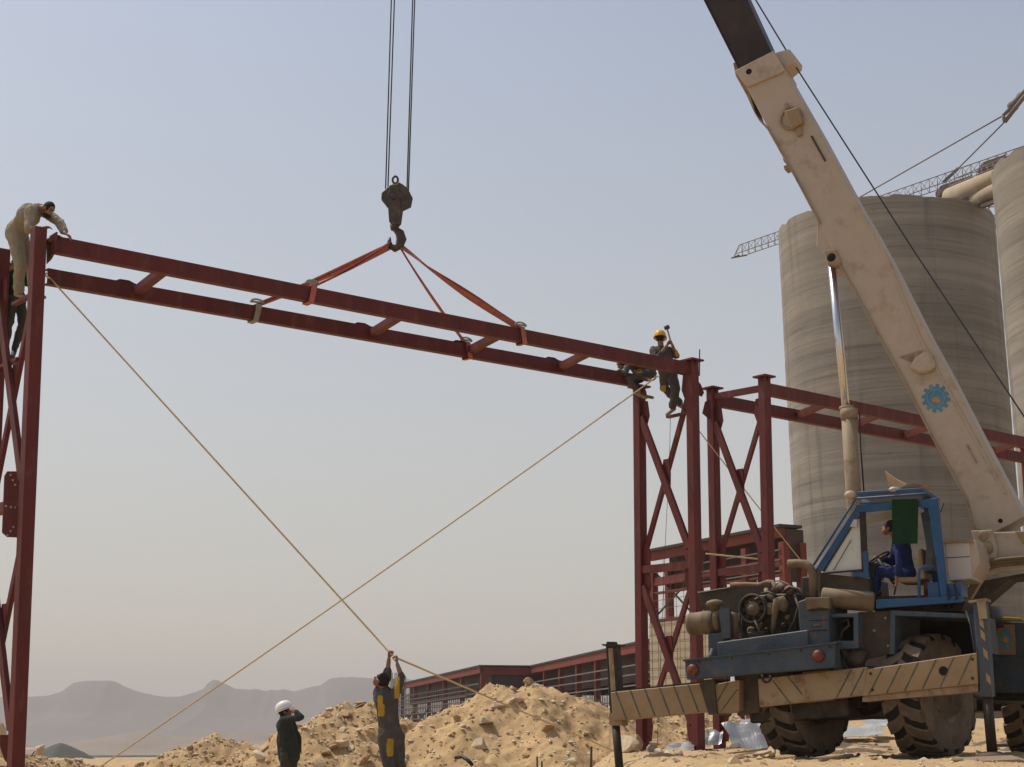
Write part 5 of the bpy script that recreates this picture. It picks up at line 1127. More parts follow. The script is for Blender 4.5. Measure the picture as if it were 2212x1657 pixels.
# --- things lying on or hanging from the crane
mb = MB(); V = []
for i in range(9):
    for j in range(13):
        u, v = i / 8, j / 12; x = 1926 + 57 * u - 2 * v * u; y = 1079 - 4 * u + 97 * v + 2 * u
        V.append(S.P(x, y, -.035 + .02 * math.sin(u * 9 + v * 2) * (.3 + v)))
mb.add(V, [(i * 13 + j, i * 13 + j + 1, (i + 1) * 13 + j + 1, (i + 1) * 13 + j) for i in range(8) for j in range(12)], 0, True)
mb.add([v + S.a[1] * .006 for v in V], [(i * 13 + j, i * 13 + j + 1, (i + 1) * 13 + j + 1, (i + 1) * 13 + j)[::-1] for i in range(8) for j in range(12)], 0, True)
solo(mb, 'hanging_cloth', 'green', 'dark green cloth hanging over the open side of the blue crane cab', 'cloth')
mb = MB(); mb.prism([S.P(x, y, .3) for x, y in ((1911, 1018), (1914, 1020), (1934, 1035), (1956, 1046), (1944, 1053), (1920, 1055))], S.a[1] * .02 + Vector((0, 0, .01))); solo(mb, 'cardboard_sheet', 'cardboard', 'torn cardboard sheet standing up on the crane cab roof', 'cardboard', 'cardboard scraps on the cab roof')
mb = MB(); q = [S.P(1945, 1054, .25), S.P(1972, 1043, .2), S.P(1995, 1045, .25), S.P(1990, 1053, .3)]; mb.prism([q[0], q[1], q[2], q[3]], S.a[1] * .45); solo(mb, 'cardboard_sheet', 'cardboard', 'folded cardboard piece lying flat on the crane cab roof', 'cardboard', 'cardboard scraps on the cab roof')
mb = MB(); mb.ell(S.P(1931, 1058, .0), [S.a[0] * .075, S.a[1] * .09, S.a[2] * .04], 10, 7)
for i, v in enumerate(mb.v): mb.v[i] = v + Vector((math.sin(i * 3.1) * .008, 0, math.sin(i * 5.3) * .012))
solo(mb, 'rag', 'white', 'crumpled pale rag on the edge of the crane cab roof', 'rag')
# ================================================================== people
class Body:
    """one continuous figure grown from tapered limbs: every limb knows its material"""
    def __init__(s): s.prims = []; s.paint = []
    def limb(s, a, b, ra, rb, m, lat=None, sx=1., sy=1.): s.prims.append(('c', Vector(a), Vector(b), ra, rb, m, Vector(lat) if lat else None, sx, sy)); return s
    def ell(s, c, A, m): s.prims.append(('e', Vector(c), [Vector(v) for v in A], 0, 0, m, None, 1, 1)); return s
    def spot(s, c, r, m): s.paint.append((np.array(c), r, m)); return s
    def build(s, name, parent, vox=.0085, wrinkle=.011):
        mb = MB()
        for t in s.prims:
            if t[0] == 'e': mb.ell(t[1], t[2], 16, 12)
            else:
                a, b, ra, rb, lat, sx, sy = t[1], t[2], t[3], t[4], t[6], t[7], t[8]
                d = b - a; L = max(d.length, 1e-4); d = d / L
                u = lat if lat is not None else (Vector((0, 0, 1)) if abs(d.z) < .9 else Vector((1, 0, 0)))
                u = (u - d * u.dot(d)).normalized(); v = d.cross(u)
                prof = [(-ra * math.sin(q), ra * math.cos(q)) for q in (1.5, 1.1, .7, .35)] + [(0, ra), (L, rb)] + [(L + rb * math.sin(q), rb * math.cos(q)) for q in (.35, .7, 1.1, 1.5)]
                n = 14; o = len(mb.v)
                for h, r in prof:
                    for k in range(n):
                        q = 2 * math.pi * k / n; mb.v.append(a + d * h + u * (math.cos(q) * r * sx) + v * (math.sin(q) * r * sy))
                N = len(prof)
                for i in range(N - 1):
                    for k in range(n): mb.f.append([o + i * n + k, o + i * n + (k + 1) % n, o + (i + 1) * n + (k + 1) % n, o + (i + 1) * n + k]); mb.m.append(0); mb.sm.append(True)
                mb.f.append([o + k for k in range(n - 1, -1, -1)]); mb.m.append(0); mb.sm.append(True)
                mb.f.append([o + (N - 1) * n + k for k in range(n)]); mb.m.append(0); mb.sm.append(True)
        ob = mb.build(name + '_tmp', 'skin')
        md = ob.modifiers.new('r', 'REMESH'); md.mode = 'VOXEL'; md.voxel_size = vox; md.use_smooth_shade = True
        m2 = ob.modifiers.new('s', 'SMOOTH'); m2.factor = .5; m2.iterations = 3
        dg = bpy.context.evaluated_depsgraph_get(); me = bpy.data.meshes.new_from_object(ob.evaluated_get(dg)); me.name = name
        bpy.data.objects.remove(ob)
        nv = len(me.vertices); co = np.empty(nv * 3); me.vertices.foreach_get('co', co); co = co.reshape(-1, 3)
        nr = np.empty(nv * 3); me.vertices.foreach_get('normal', nr); nr = nr.reshape(-1, 3)
        best = np.full(nv, 9.); bi = np.zeros(nv, int); mats_ = []
        for t in s.prims:
            if t[5] not in mats_: mats_.append(t[5])
        for p in s.paint:
            if p[2] not in mats_: mats_.append(p[2])
        for t in s.prims:
            a = np.array(t[1])
            if t[0] == 'e':
                A = [np.array(v) for v in t[2]]; r = np.array([np.linalg.norm(v) for v in A]); q = (co - a) @ np.array([v / l for v, l in zip(A, r)]).T / r
                k = np.linalg.norm(q, axis=1); dd = (k - 1) * r.min()
            else:
                b = np.array(t[2]); d = b - a; L2 = max(d @ d, 1e-8); h = np.clip((co - a) @ d / L2, 0, 1); c = a + h[:, None] * d
                dd = np.linalg.norm(co - c, axis=1) - (t[3] + (t[4] - t[3]) * h) * (t[7] + t[8]) / 2
            w = dd < best; best[w] = dd[w]; bi[w] = mats_.index(t[5])
        cloth = np.array([mats_[i] not in ('skin', 'hair', 'shoe', 'shoedark') for i in range(len(mats_))])[bi]
        wr = wrinkle * (fbm(co[:, 0] * 16, co[:, 1] * 16, 3, co[:, 2] * 9)) + wrinkle * .5 * np.abs(fbm(co[:, 0] * 34 + 5, co[:, 1] * 34, 2, co[:, 2] * 26))
        co = co + nr * (wr * cloth)[:, None]
        for c, r, m in s.paint:
            w = ((np.abs(co - c) / np.array(r if hasattr(r, '__len__') else (r, r, r))) ** 6).sum(1) < 1
            bi[w] = mats_.index(m)
        L = XF[parent.name].translation; me.vertices.foreach_set('co', (co - np.array(L)).reshape(-1))
        me.materials.clear()
        for m in mats_: me.materials.append(M[m])
        lv = np.empty(len(me.loops), int); me.loops.foreach_get('vertex_index', lv); ls = np.empty(len(me.polygons), int); me.polygons.foreach_get('loop_start', ls)
        me.polygons.foreach_set('material_index', bi[lv[ls]].astype(np.int32)); me.polygons.foreach_set('use_smooth', [True] * len(me.polygons)); me.update()
        o = bpy.data.objects.new(name, me); col.objects.link(o); o.parent = parent; XF[o.name] = XF[parent.name]; return o
def head(B, c, face, up=(0, 0, 1), s=1., skin='skin'):
    c = Vector(c); f = Vector(face).normalized(); u = Vector(up); u = (u - f * u.dot(f)).normalized(); r = f.cross(u)
    B.ell(c + u * .02 * s - f * .01 * s, [r * .075 * s, f * .094 * s, u * .098 * s], skin)
    B.ell(c - u * .055 * s + f * .032 * s, [r * .055 * s, f * .058 * s, u * .062 * s], skin)
    B.limb(c - u * .005 * s + f * .085 * s, c - u * .035 * s + f * .104 * s, .009 * s, .015 * s, skin)
    B.limb(c + u * .03 * s + f * .078 * s + r * .035 * s, c + u * .03 * s + f * .078 * s - r * .035 * s, .012 * s, .012 * s, skin)
    B.limb(c - u * .068 * s + f * .083 * s + r * .018 * s, c - u * .068 * s + f * .083 * s - r * .018 * s, .009 * s, .009 * s, skin)
    for q in (1, -1):
        B.ell(c - u * .01 * s - f * .01 * s + r * q * .077 * s, [r * .012 * s, f * .022 * s, u * .033 * s], skin)
        B.spot(c + u * .012 * s + f * .082 * s + r * q * .03 * s, .013 * s, 'hair')
    return c, f, u, r
def hair(c, f, u, r, s=1., beard=False, low=-.02):
    mb = MB(); mb.ell(c + u * .03 * s - f * .018 * s, [r * .083 * s, f * .098 * s, u * .100 * s], 18, 12)
    mb.v = [v - f * max(0, (v - c).dot(f) - .055 * s) * (1 if (v - c).dot(u) < .07 * s else .2) for v in mb.v]
    if beard: mb.ell(c - u * .085 * s + f * .035 * s, [r * .060 * s, f * .062 * s, u * .045 * s], 14, 10)
    return mb
def helmet(c, f, u, r, s=1.):
    mb = MB(); n = 26; V = []; prof = [(0., 1.0), (.02, .99), (.05, .94), (.08, .82), (.1, .66), (.115, .42), (.122, .15)]
    c0 = c + u * .035 * s
    for h, k in prof:
        for i in range(n):
            t = 2 * math.pi * i / n; V.append(c0 + u * h * s + r * math.cos(t) * .108 * k * s + f * math.sin(t) * .132 * k * s)
    mb.add(V, [(j * n + i, j * n + (i + 1) % n, (j + 1) * n + (i + 1) % n, (j + 1) * n + i) for j in range(len(prof) - 1) for i in range(n)] + [tuple((len(prof) - 1) * n + i for i in range(n))], 0, True)
    mb2 = MB(); V = []
    for lay in (0, 1):
        for k in (0, 1):
            for i in range(n):
                t = 2 * math.pi * i / n; fr = max(0, math.sin(t)) ** 2 * .05 + .014
                V.append(c0 + u * (-.006 - k * .008 - lay * .006) * s + r * math.cos(t) * (.106 + k * (.012)) * s + f * math.sin(t) * (.130 + k * fr) * s)
    mb.add(V, [(i, (i + 1) % n, n + (i + 1) % n, n + i) for i in range(n)] + [(2 * n + i, 3 * n + i, 3 * n + (i + 1) % n, 2 * n + (i + 1) % n) for i in range(n)] + [(n + i, n + (i + 1) % n, 3 * n + (i + 1) % n, 3 * n + i) for i in range(n)], 0, True)
    for q in (-.03, 0, .03): mb.tube([c0 + r * q * s + u * (.124 * math.cos(t) - .004) * s + f * .125 * math.sin(t) * s for t in np.linspace(-1.1, 1.1, 9)], .006 * s, 6)
    return mb
def hand(B, wrist, d, nrm, curl=.6, s=1., side=1, m='skin', grip=None):
    """palm from the wrist along d, nrm out of the palm; curl 0 flat .. 1 fist"""
    d = Vector(d).normalized(); n = Vector(nrm); n = (n - d * n.dot(d)).normalized(); l = d.cross(n) * side; w = Vector(wrist)
    k0 = w + d * .095 * s
    B.limb(w, k0, .031 * s, .038 * s, m, l, 1.05, .5); B.limb(w + d * .05 * s + l * .018 * s, k0 + l * .02 * s, .02 * s, .018 * s, m); B.limb(w + d * .05 * s - l * .018 * s, k0 - l * .022 * s, .02 * s, .016 * s, m)
    for i, (o, ln) in enumerate(((.032, .9), (.011, 1.0), (-.011, .94), (-.032, .75))):
        p = k0 + l * o * s; dir_ = d; seg = (.042, .028, .022)
        for q, sl in enumerate(seg):
            ang = curl * (1.15 if q == 0 else 1.45)
            ax = l * -side if False else None
            dir_ = (dir_ * math.cos(ang) + n_cross(dir_, n, d) * math.sin(ang)).normalized()
            e = p + dir_ * sl * ln * s; B.limb(p, e, (.0105 - q * .001) * s, (.0098 - q * .001) * s, m); p = e
    t0 = w + d * .03 * s + l * .032 * s; t1 = t0 + (d * .55 + l * .6 + n * .35).normalized() * .042 * s; t2 = t1 + (d * .75 - l * .1 + n * (.3 + curl * .6)).normalized() * .034 * s
    B.limb(t0, t1, .0145 * s, .012 * s, m); B.limb(t1, t2, .0115 * s, .0095 * s, m)
def n_cross(cur, n, d):
    ax = d.cross(n).normalized(); return ax.cross(cur)
def arm(B, sh, el, wr, m, s=1., fore='skin', cuff=1.0, r=1.):
    """sleeve to the elbow (or to cuff of the forearm), skin beyond"""
    sh, el, wr = Vector(sh), Vector(el), Vector(wr)
    B.limb(sh, el, .066 * s * r, .053 * s * r, m)
    if cuff > 0: B.limb(el, el.lerp(wr, cuff * .93), .053 * s * r, .043 * s * r, m)
    B.limb(el, wr, .042 * s, .029 * s, 'skin')
def leg(B, hp, kn, an, toe, m, shoe='shoe', s=1., r=1.):
    hp, kn, an, toe = Vector(hp), Vector(kn), Vector(an), Vector(toe)
    B.limb(hp, kn, .098 * s * r, .070 * s * r, m); B.limb(kn, an.lerp(kn, .08), .069 * s * r, .06 * s * r, m)
    d = (toe - an); d.normalize(); t = an + d * .19 * s
    B.limb(an, an - Vector((0, 0, .03)), .045 * s, .045 * s, shoe); B.limb(an - d * .05 * s - Vector((0, 0, .055 * s)), t - Vector((0, 0, .06 * s)), .042 * s, .036 * s, shoe, Vector((0, 0, 1)), .9, 1.05)
def torso(B, pel, chest, neck, shL, shR, hipL, hipR, m, s=1., skin='skin', headc=None, depth=1.):
    pel, chest, neck, shL, shR = map(Vector, (pel, chest, neck, shL, shR)); la = (shR - shL).normalized(); la2 = (Vector(hipR) - Vector(hipL)).normalized()
    up = (chest - pel).normalized(); f = la.cross(up).normalized(); f2 = la2.cross(up).normalized()
    mid = pel.lerp(chest, .5)
    B.ell(pel, [la2 * .165 * s, f2 * .118 * s * depth, up * .14 * s], m)
    B.limb(pel, chest, .15 * s, .155 * s, m, la, 1.0, .74 * depth)
    B.ell(chest, [la * .185 * s, f * .128 * s * depth, up * .18 * s], m)
    B.limb(shL, shR, .066 * s, .066 * s, m); B.limb(chest + up * .1 * s, neck, .085 * s, .055 * s, m)
    if headc: B.limb(neck - (Vector(headc) - neck) * .2, Vector(headc), .053 * s, .05 * s, skin)
def person(lb, base): return thing('person', base, lb, 'person')
V3 = Vector

# --- the man hauling the rope with both arms up
Y = HANDY
def g(x, y, dy=0.): return at(x, y, Y + dy)
pe = g(842, 1580); feet = gz(pe.x, pe.y)
pr = person('man in grey coverall with yellow side panels hauling the rope with both arms raised', (pe.x, pe.y, feet))
B = Body(); ch = g(833, 1513); nk = g(829, 1487); hc = g(822, 1470, -.02)
shL, shR = g(817, 1497, .10), g(853, 1500, -.10)   # shL stands at the picture's left
torso(B, pe, ch, nk, shL, shR, g(828, 1585, .05), g(858, 1587, -.05), 'grey', 1.08, headc=hc, depth=1.12)
hl, hr2 = handL, handR
w1, w2 = g(839.5, 1424), g(858, 1435, -.08)
arm(B, shL, g(836, 1462, .0), w1, 'grey', cuff=.42, r=1.15); arm(B, shR, g(867, 1462, -.1), w2, 'grey', cuff=.22)
hand(B, w1, hl - w1 + V3((0, 0, .02)), (1, -.2, 0), .85, 1., 1); hand(B, w2, hr2 - w2 + V3((0, 0, .02)), (-1, -.1, 0), .85, 1., -1)
kz = feet + .50
k1, k2 = V3((g(846, 1640).x, Y - .05, kz)), V3((g(863, 1640).x, Y + .1, kz + .02))
leg(B, g(832, 1592, .0), k1, V3((k1.x + .03, Y + .02, feet + .09)), V3((k1.x + .2, Y - .15, feet + .09)), 'grey', 'shoedark', r=1.2); leg(B, g(856, 1592, -.02), k2, V3((k2.x + .06, Y + .2, feet + .09)), V3((k2.x + .25, Y + .1, feet + .09)), 'grey', 'shoedark', r=1.2)
c_, f_, u_, r_ = head(B, hc, (-.55, .25, .55), (.25, -.1, 1), .98)
for (x, y, dy, r) in ((823, 1533, -.14, (.05, .2, .085)), (821, 1517, -.12, (.04, .2, .10)), (843, 1614, -.1, (.045, .22, .12)), (857, 1490, -.2, (.035, .2, .12)), (858, 1474, -.2, (.03, .2, .09))): B.spot(g(x, y, dy), r, 'yellow')
B.build('body', pr); hair(c_, f_, u_, r_).build('hair', 'hair', pr)
mb = MB(); mb.ell(hc - f_ * 0 + u_ * .0 + r_ * .0, [r_ * .086, f_ * .075, u_ * .03], 14, 8); mb.build('head_band', 'white', pr)

# --- the man in the white helmet
Y = 26.6
pe = g(622, 1622); feet = gz(pe.x, pe.y)
pr = person('man in white helmet and dark green jacket raising a hand to his mouth', (pe.x, pe.y, feet))
B = Body(); ch = g(616, 1571); nk = g(612, 1549); hc = g(616, 1537.5)
sh1, sh2 = g(610, 1556, -.14), g(628, 1557, .14)
torso(B, pe, ch, nk, sh2, sh1, g(630, 1625, .1), g(616, 1625, -.1), 'jacket', 1.0, headc=hc)
B.limb(g(618, 1590), g(624, 1632), .165, .19, 'jacket', (1, -.4, 0), 1.0, .72)
wrs = g(637, 1535.5, -.2)
arm(B, sh1, g(650, 1549, -.26), wrs, 'jacket', cuff=.9); hand(B, wrs, g(627, 1530, -.08) - wrs, (-.3, .8, .1), .75, .95, 1)
arm(B, sh2, g(643, 1592, .18), g(645, 1626, .1), 'jacket', cuff=.95); hand(B, g(645, 1626, .1), (-.05, 0, -1), (-1, 0, 0), .5, .95, -1)
kz = feet + .5; k1, k2 = V3((g(617, 1680).x, Y - .1, kz)), V3((g(630, 1680).x, Y + .1, kz))
leg(B, g(617, 1632, -.08), k1, V3((k1.x, Y - .08, feet + .09)), V3((k1.x + .2, Y - .2, feet + .09)), 'trouser', 'shoedark'); leg(B, g(630, 1632, .08), k2, V3((k2.x, Y + .12, feet + .09)), V3((k2.x + .2, Y, feet + .09)), 'trouser', 'shoedark')
c_, f_, u_, r_ = head(B, hc, (.85, .12, .34), (-.34, 0, 1), .98); B.build('body', pr)
hair(c_, f_, u_, r_).build('hair', 'hair', pr); helmet(c_ + u_ * .012, f_, u_, r_, 1.12).build('helmet', 'helmw', pr)

# --- the bearded worker bent over the tall tower
Y = YN + .55
pe = g(37, 503); fb = at(42, 640, Y)
pr = person('bearded worker in beige shirt and trousers bent over the top of the tallest tower', (fb.x, fb.y, fb.z - .05))
B = Body(); s = 1.0; ch = g(61, 467, -.1); nk = g(85, 450, -.14); hc = g(105, 453, -.2)
shR, shL = g(66, 455, -.30), g(88, 453, .14)
torso(B, pe, ch, nk, shL, shR, g(40, 510, .12), g(34, 510, -.12), 'beige', 1.2, headc=hc, depth=1.15); B.limb(pe + V3((0, 0, .02)), ch, .2, .17, 'beige', (0, 1, 0), 1, .85)
w1 = g(90, 493, -.5); arm(B, shR, g(63, 496, -.42), w1, 'beige', 1.0, cuff=.25, r=1.4); hand(B, w1, g(108, 490, -.52) - w1, (0, 0, -1), .25, 1., -1)
w2 = g(140, 504, -.42); arm(B, shL, g(128, 480, -.1), w2, 'beige', 1.0, cuff=.85, r=1.35); hand(B, w2, g(153, 512, -.46) - w2, (-.2, 0, -1), .3, 1., 1)
leg(B, g(34, 514, -.10), g(44, 575, -.2), g(40, 630, -.12), g(68, 640, -.3), 'beige', 'shoe', r=1.32); leg(B, g(44, 514, .12), g(66, 566, .1), g(72, 628, .12), g(95, 634, .1), 'beige', 'shoe', r=1.25)
c_, f_, u_, r_ = head(B, hc, (.62, -.32, -.42), (.35, 0, 1), 1.0); B.build('body', pr)
hair(c_, f_, u_, r_, 1.02, True).build('hair', 'hair', pr)

# --- the climber in green behind him
Y = YN + 1.35
fb = at(6, 790, Y)
pr = person('climber in green shirt and dark trousers half hidden behind the tallest tower', (fb.x, fb.y, fb.z))
B = Body(); pe = g(34, 640); ch = g(28, 592, -.02); nk = g(30, 568, -.02); hc = g(40, 552, .05)
s1_, s2_ = g(12, 577, -.12), g(50, 578, .12)
torso(B, pe, ch, nk, s1_, s2_, g(24, 642, -.06), g(44, 644, .06), 'green', .98, headc=hc)
w1 = g(36, 572, -.24); arm(B, s1_, g(5, 590, -.22), w1, 'green', cuff=.1); hand(B, w1, (.8, 0, .3), (0, 0, -1), .6, 1., 1)
w2 = g(66, 600, .1); arm(B, s2_, g(58, 612, .1), w2, 'green', cuff=.4); hand(B, w2, (1, 0, .2), (0, 0, -1), .6, 1., -1)
leg(B, g(26, 650, -.08), g(17, 707, -.18), g(8, 772, -.1), g(-16, 790, -.2), 'trouser', 'shoe', r=1.0); leg(B, g(44, 650, .08), g(48, 700, -.05), g(31, 752, 0.02), g(24, 775, -.25), 'trouser', 'shoedark', r=.95)
c_, f_, u_, r_ = head(B, hc, (.8, .4, .1), (0, 0, 1), .98); B.build('body', pr); hair(c_, f_, u_, r_).build('hair', 'hair', pr)

# --- the hammering worker in the yellow helmet
Y = 31.75
fb = at(1452, 893, Y)
pr = person('worker in yellow helmet and grey coverall swinging a hammer on top of the tower', (fb.x, fb.y, fb.z))
B = Body(); pe = g(1440, 803); ch = g(1430, 768); nk = g(1427, 750); hc = g(1425.5, 733)
s1_, s2_ = g(1411, 757, .0), g(1443, 757, .06)
torso(B, pe, ch, nk, s1_, s2_, g(1432, 806, 0), g(1450, 806, .05), 'grey', 1.2, headc=hc)
hmr = g(1447, 738, -.12)
wA = g(1452, 746, -.1); arm(B, s2_, g(1460, 768, .02), wA, 'grey', 1.05, cuff=.4, r=1.25); hand(B, wA, hmr - wA + V3((0, 0, .03)), (-1, -.3, 0), .8, 1.0, 1)
wB = g(1440, 746, -.22); arm(B, s1_, g(1416, 779, -.22), wB, 'grey', 1.05, cuff=.5, r=1.25); hand(B, wB, hmr - wB + V3((0, 0, .02)), (1, -.3, 0), .8, 1.0, -1)
leg(B, g(1450, 812, .02), g(1459, 842, -.15), g(1452, 880, -.05), g(1436, 892, -.2), 'grey', 'shoe', 1.05, 1.25); leg(B, g(1436, 812, .05), g(1434, 838, .12), g(1470, 872, .25), g(1485, 880, .2), 'grey', 'shoe', 1.02, 1.2)
for (x, y, r) in ((1463, 764, (.06, .2, .07)), (1433, 838, (.05, .3, .06))): B.spot(g(x, y), r, 'yellow')
c_, f_, u_, r_ = head(B, hc, (.25, .9, -.12), (0, .1, 1), 1.0); B.build('body', pr)
hair(c_, f_, u_, r_).build('hair', 'hair', pr); helmet(c_ + u_ * .01, f_, u_, r_, 1.2).build('helmet', 'helmy', pr)
ha = thing('hammer', g(1450, 745, -.14), 'long-handled hammer held up by the worker in the yellow helmet', 'hammer')
mb = MB(); mb.tube([g(1451, 748, -.14), g(1441, 712, -.14)], .017, 8); mb.build('handle', 'wood', ha)
mb = MB(); mb.tube([g(1434.5, 709, -.14), g(1436, 708.6, -.14), g(1444, 706, -.14), g(1445, 705.6, -.14)], [.038, .045, .045, .038], 10); mb.build('hammer_head', 'hook', ha)

# --- the worker crouching between the beams
Y = 32.35
fb = at(1384, 852, Y)
pr = person('worker in grey with a yellow patch crouching between the beams on the tower', (fb.x, fb.y, fb.z))
B = Body(); pe = g(1402, 803, .1); ch = g(1368, 781, 0); nk = g(1352, 778, 0); hc = g(1341, 786, -.05)
s1_, s2_ = g(1357, 789, -.24), g(1358, 777, .2)
torso(B, pe, ch, nk, s2_, s1_, g(1398, 805, .1), g(1396, 806, -.1), 'grey', 1.1, headc=hc)
w1 = g(1335, 801, -.28); arm(B, s1_, g(1350, 806, -.34), w1, 'grey', 1.05, cuff=.9); hand(B, w1, g(1327, 804, -.28) - w1, (0, 0, -1), .3, 1., 1)
w2 = g(1403, 822, -.35); arm(B, s2_, g(1375, 812, -.05), w2, 'grey', 1.05, cuff=.9); hand(B, w2, g(1414, 819, -.4) - w2, (0, 0, 1), .5, 1., -1)
leg(B, g(1396, 808, -.1), g(1356, 818, -.26), g(1378, 846, -.1), g(1394, 853, -.2), 'grey', 'shoe', 1.05); leg(B, g(1400, 810, .12), g(1366, 826, .15), g(1392, 850, .12), g(1410, 853, 0), 'trouser', 'shoe', 1.02)
for (x, y, r) in ((1380, 800, (.075, .3, .06)), (1374, 798, (.04, .3, .04)), (1383, 846, (.06, .3, .05))): B.spot(g(x, y, -.2), r, 'yellow' if y < 820 else 'beige')
c_, f_, u_, r_ = head(B, hc, (-.8, -.2, -.5), (-.3, 0, 1), 1.0); B.build('body', pr); hair(c_, f_, u_, r_, 1.05).build('hair', 'hair', pr)

# --- the crane driver
def sg(x, y, k): return S.P(x, y, k)
fb = sg(1890, 1288, .45)
pr = person('crane driver in blue coverall sitting in the open cab, looking up', (fb.x, fb.y, fb.z))
B = Body(); pe = sg(1958, 1236, .46); ch = sg(1948, 1188, .46); nk = sg(1936, 1163, .46); hc = sg(1920, 1141, .46)
s1_, s2_ = sg(1940, 1176, .28), sg(1936, 1176, .64)
torso(B, pe, ch, nk, s2_, s1_, sg(1954, 1240, .55), sg(1954, 1240, .37), 'bluecloth', 1.0, headc=hc)
w1 = sg(1936, 1249, .24); arm(B, s1_, sg(1942, 1218, .2), w1, 'bluecloth', cuff=.75); hand(B, w1, sg(1934, 1268, .27) - w1, (-1, 0, 0), .7, .95, 1)
w2 = sg(1903, 1206, .52); arm(B, s2_, sg(1926, 1214, .66), w2, 'bluecloth', cuff=.85); hand(B, w2, sg(1892, 1204, .48) - w2, (0, 0, -1), .7, .95, -1)
leg(B, sg(1950, 1240, .36), sg(1890, 1234, .34), sg(1888, 1277, .36), sg(1866, 1290, .36), 'bluecloth', 'shoedark'); leg(B, sg(1950, 1240, .56), sg(1893, 1232, .6), sg(1892, 1277, .6), sg(1868, 1290, .6), 'bluecloth', 'shoedark')
c_, f_, u_, r_ = head(B, hc, -S.a[0] + V3((0, 0, .42)), S.a[0] * .4 + V3((0, 0, 1)), .98); B.build('body', pr); hair(c_, f_, u_, r_).build('hair', 'hair', pr)

# ================================================================== odds and ends on the ground
def stick(pts, r, m, name, lb, cat, group=None, n=6):
    mb = MB(); mb.tube(pts, r, n); return solo(mb, name, m, lb, cat, group)
def gr_pt(x, y, Y):
    p = at(x, y, Y); return p
stick([at(1276, 1668, 24), at(1277, 1612, 24)], .017, 'rebar', 'stake', 'tallest bare steel stake upright before the tall sand heap', 'stake', 'steel stakes before the tall heap')
stick([at(1160, 1672, 23.5), at(1160, 1634, 23.5)], .013, 'rebar', 'stake', 'thin stake, nearer the rope hauler of the close pair', 'stake', 'steel stakes before the tall heap')
stick([at(1170, 1676, 23.6), at(1170, 1644, 23.6)], .013, 'rebar', 'stake', 'shorter of the close pair of thin stakes before the tall heap', 'stake', 'steel stakes before the tall heap')
stick([at(983, 1637, 29.3), at(998, 1634, 29.2), at(1008, 1640, 29.1), at(1020, 1652, 29.0)], .035, 'black', 'hose_offcut', 'bent black hose offcut lying below the tall sand heap', 'hose')
stick([at(1062, 1529, 31.2), at(1080, 1524.5, 31.1), at(1100, 1526, 31.0)], .03, 'wood', 'plank', 'brown stick lying across the upper slope of the tall heap', 'timber', 'loose timber on the site')
stick([at(66, 1634, 28), at(76, 1622, 28)], .012, 'rebar', 'rod', 'short bent rod sticking out beside the tallest tower\'s foot', 'rod')
def slab(pts, vec, m, name, lb, cat, group=None):
    mb = MB(); mb.prism(pts, vec); return solo(mb, name, m, lb, cat, group)
slab([at(x, y, 29.8) for x, y in ((1398, 1616), (1404, 1608), (1419, 1610), (1430, 1654), (1410, 1660))], (0, .3, 0), 'concrete2', 'wooden_block', 'leaning pale block standing between the outrigger post and tower leg', 'block')
slab([at(x, y, 29.5) for x, y in ((1488, 1650), (1530, 1622), (1524, 1640), (1505, 1658))], (0, .12, 0), 'greydark', 'steel_offcut', 'dark triangular plate tipped up in front of the tower foot', 'steel offcut')
def sheet(x0, y0, x1, y1, Y, m, lb, seed, dy=.5, nx=12, ny=7, name='metal_sheet', cat='sheet', group='loose sheets among the rubble'):
    a, b = at(x0, y1, Y), at(x1, y0, Y + dy); mb = MB(); V = []
    for j in range(ny):
        for i in range(nx):
            u, v = i / (nx - 1), j / (ny - 1)
            V.append(V3((a.x + (b.x - a.x) * (u + .12 * math.sin(v * 3 + seed)), a.y + dy * v, a.z + (b.z - a.z) * v + .05 * float(noise(np.array([u * 3 + seed]), np.array([v * 4]))[0]) + .03 * abs(math.sin(u * 5 + seed)))))
    F = [(j * nx + i, j * nx + i + 1, (j + 1) * nx + i + 1, (j + 1) * nx + i) for j in range(ny - 1) for i in range(nx - 1)]
    mb.add(V, F, 0, False); mb.add([v + V3((0, .004, -.006)) for v in V], [f[::-1] for f in F], 0, False); return solo(mb, name, m, lb, cat, group)
sheet(1574, 1562, 1640, 1622, 31.5, 'tin', 'bright crumpled tin sheet leaning on rubble behind the rear tyre', 1.2, .5)
sheet(1610, 1553, 1660, 1580, 32.6, 'tin', 'smaller bright tin sheet just above the crumpled one', 3.1, .6)
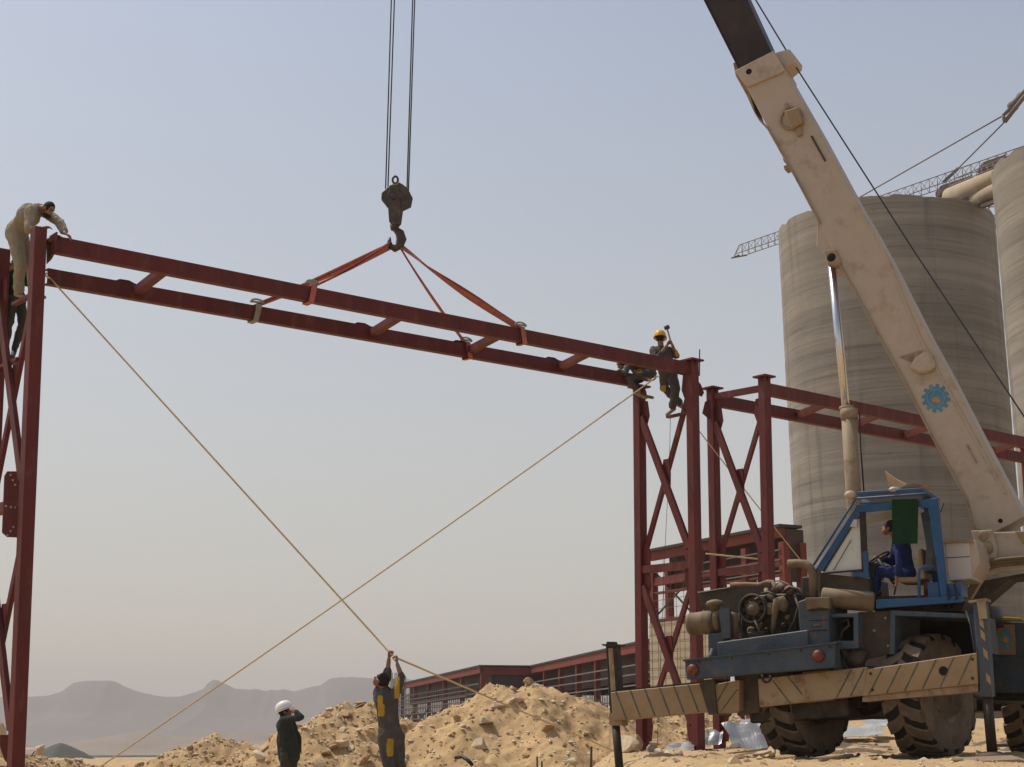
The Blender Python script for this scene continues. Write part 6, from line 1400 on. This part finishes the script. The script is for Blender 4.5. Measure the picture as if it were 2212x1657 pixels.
sheet(1448, 1606, 1500, 1625, 30.8, 'tin', 'dull tin strip lying to the picture edge of the middle tower foot', 4.0, .6)
sheet(1525, 1577, 1556, 1607, 32.5, 'tin', 'tin scrap caught between the two tower feet', 5.3, .3)
sheet(1470, 1622, 1520, 1646, 29.8, 'plastic', 'grey flat board buried in front of the middle tower foot', 2.2, .8)
sheet(1796, 1566, 1880, 1590, 33.0, 'plastic', 'grey crumpled sheeting on the ground seen between the crane wheels', 6.1, 1.2)
sheet(1870, 1552, 1930, 1570, 34.0, 'plastic', 'paler sheeting strip farther back between the crane wheels', 7.7, 1.0)
stick([at(1537, 1632, 27.6), at(1575, 1627, 27.5), at(1625, 1621, 27.4), at(1660, 1617, 27.4)], .02, 'wood', 'plank', 'dark thin batten lying in the rubble before the middle tower', 'timber', 'loose timber on the site')
stick([at(1770, 1640, 21.5), at(1840, 1632, 22.0)], .03, 'wood', 'plank', 'short stick on the sand in front of the crane wheels', 'timber', 'loose timber on the site')
slab([at(x, y, 20.6) for x, y in ((2060, 1646), (2200, 1640), (2230, 1648), (2090, 1655))], (0, .3, .05), 'wood', 'plank', 'weathered plank lying below the striped jack foot', 'timber', 'loose timber on the site')
slab([at(x, y, 27.0) for x, y in ((2150, 1610), (2240, 1606), (2240, 1610), (2152, 1614))], (0, .3, .02), 'wood', 'plank', 'thin board on the sand behind the striped jack leg', 'timber', 'loose timber on the site')

# ================================================================== air
hz = bpy.data.materials.new('dusty_air'); hz.use_nodes = True; nn = hz.node_tree.nodes
for x in list(nn):
    if x.type == 'BSDF_PRINCIPLED': nn.remove(x)
vp = nn.new('ShaderNodeVolumePrincipled'); vp.inputs['Color'].default_value = (.60, .602, .625, 1); vp.inputs['Density'].default_value = HAZE_DENSITY; vp.inputs['Anisotropy'].default_value = .1
hz.node_tree.links.new(vp.outputs[0], [x for x in nn if x.type == 'OUTPUT_MATERIAL'][0].inputs['Volume'])
mb = MB(); mb.box(WORLD, (-5400, -280, -36), (5400, 6400, 170)); hzo = mb.build('haze', hz); tag(hzo, kind='stuff')
hzo.visible_shadow = True
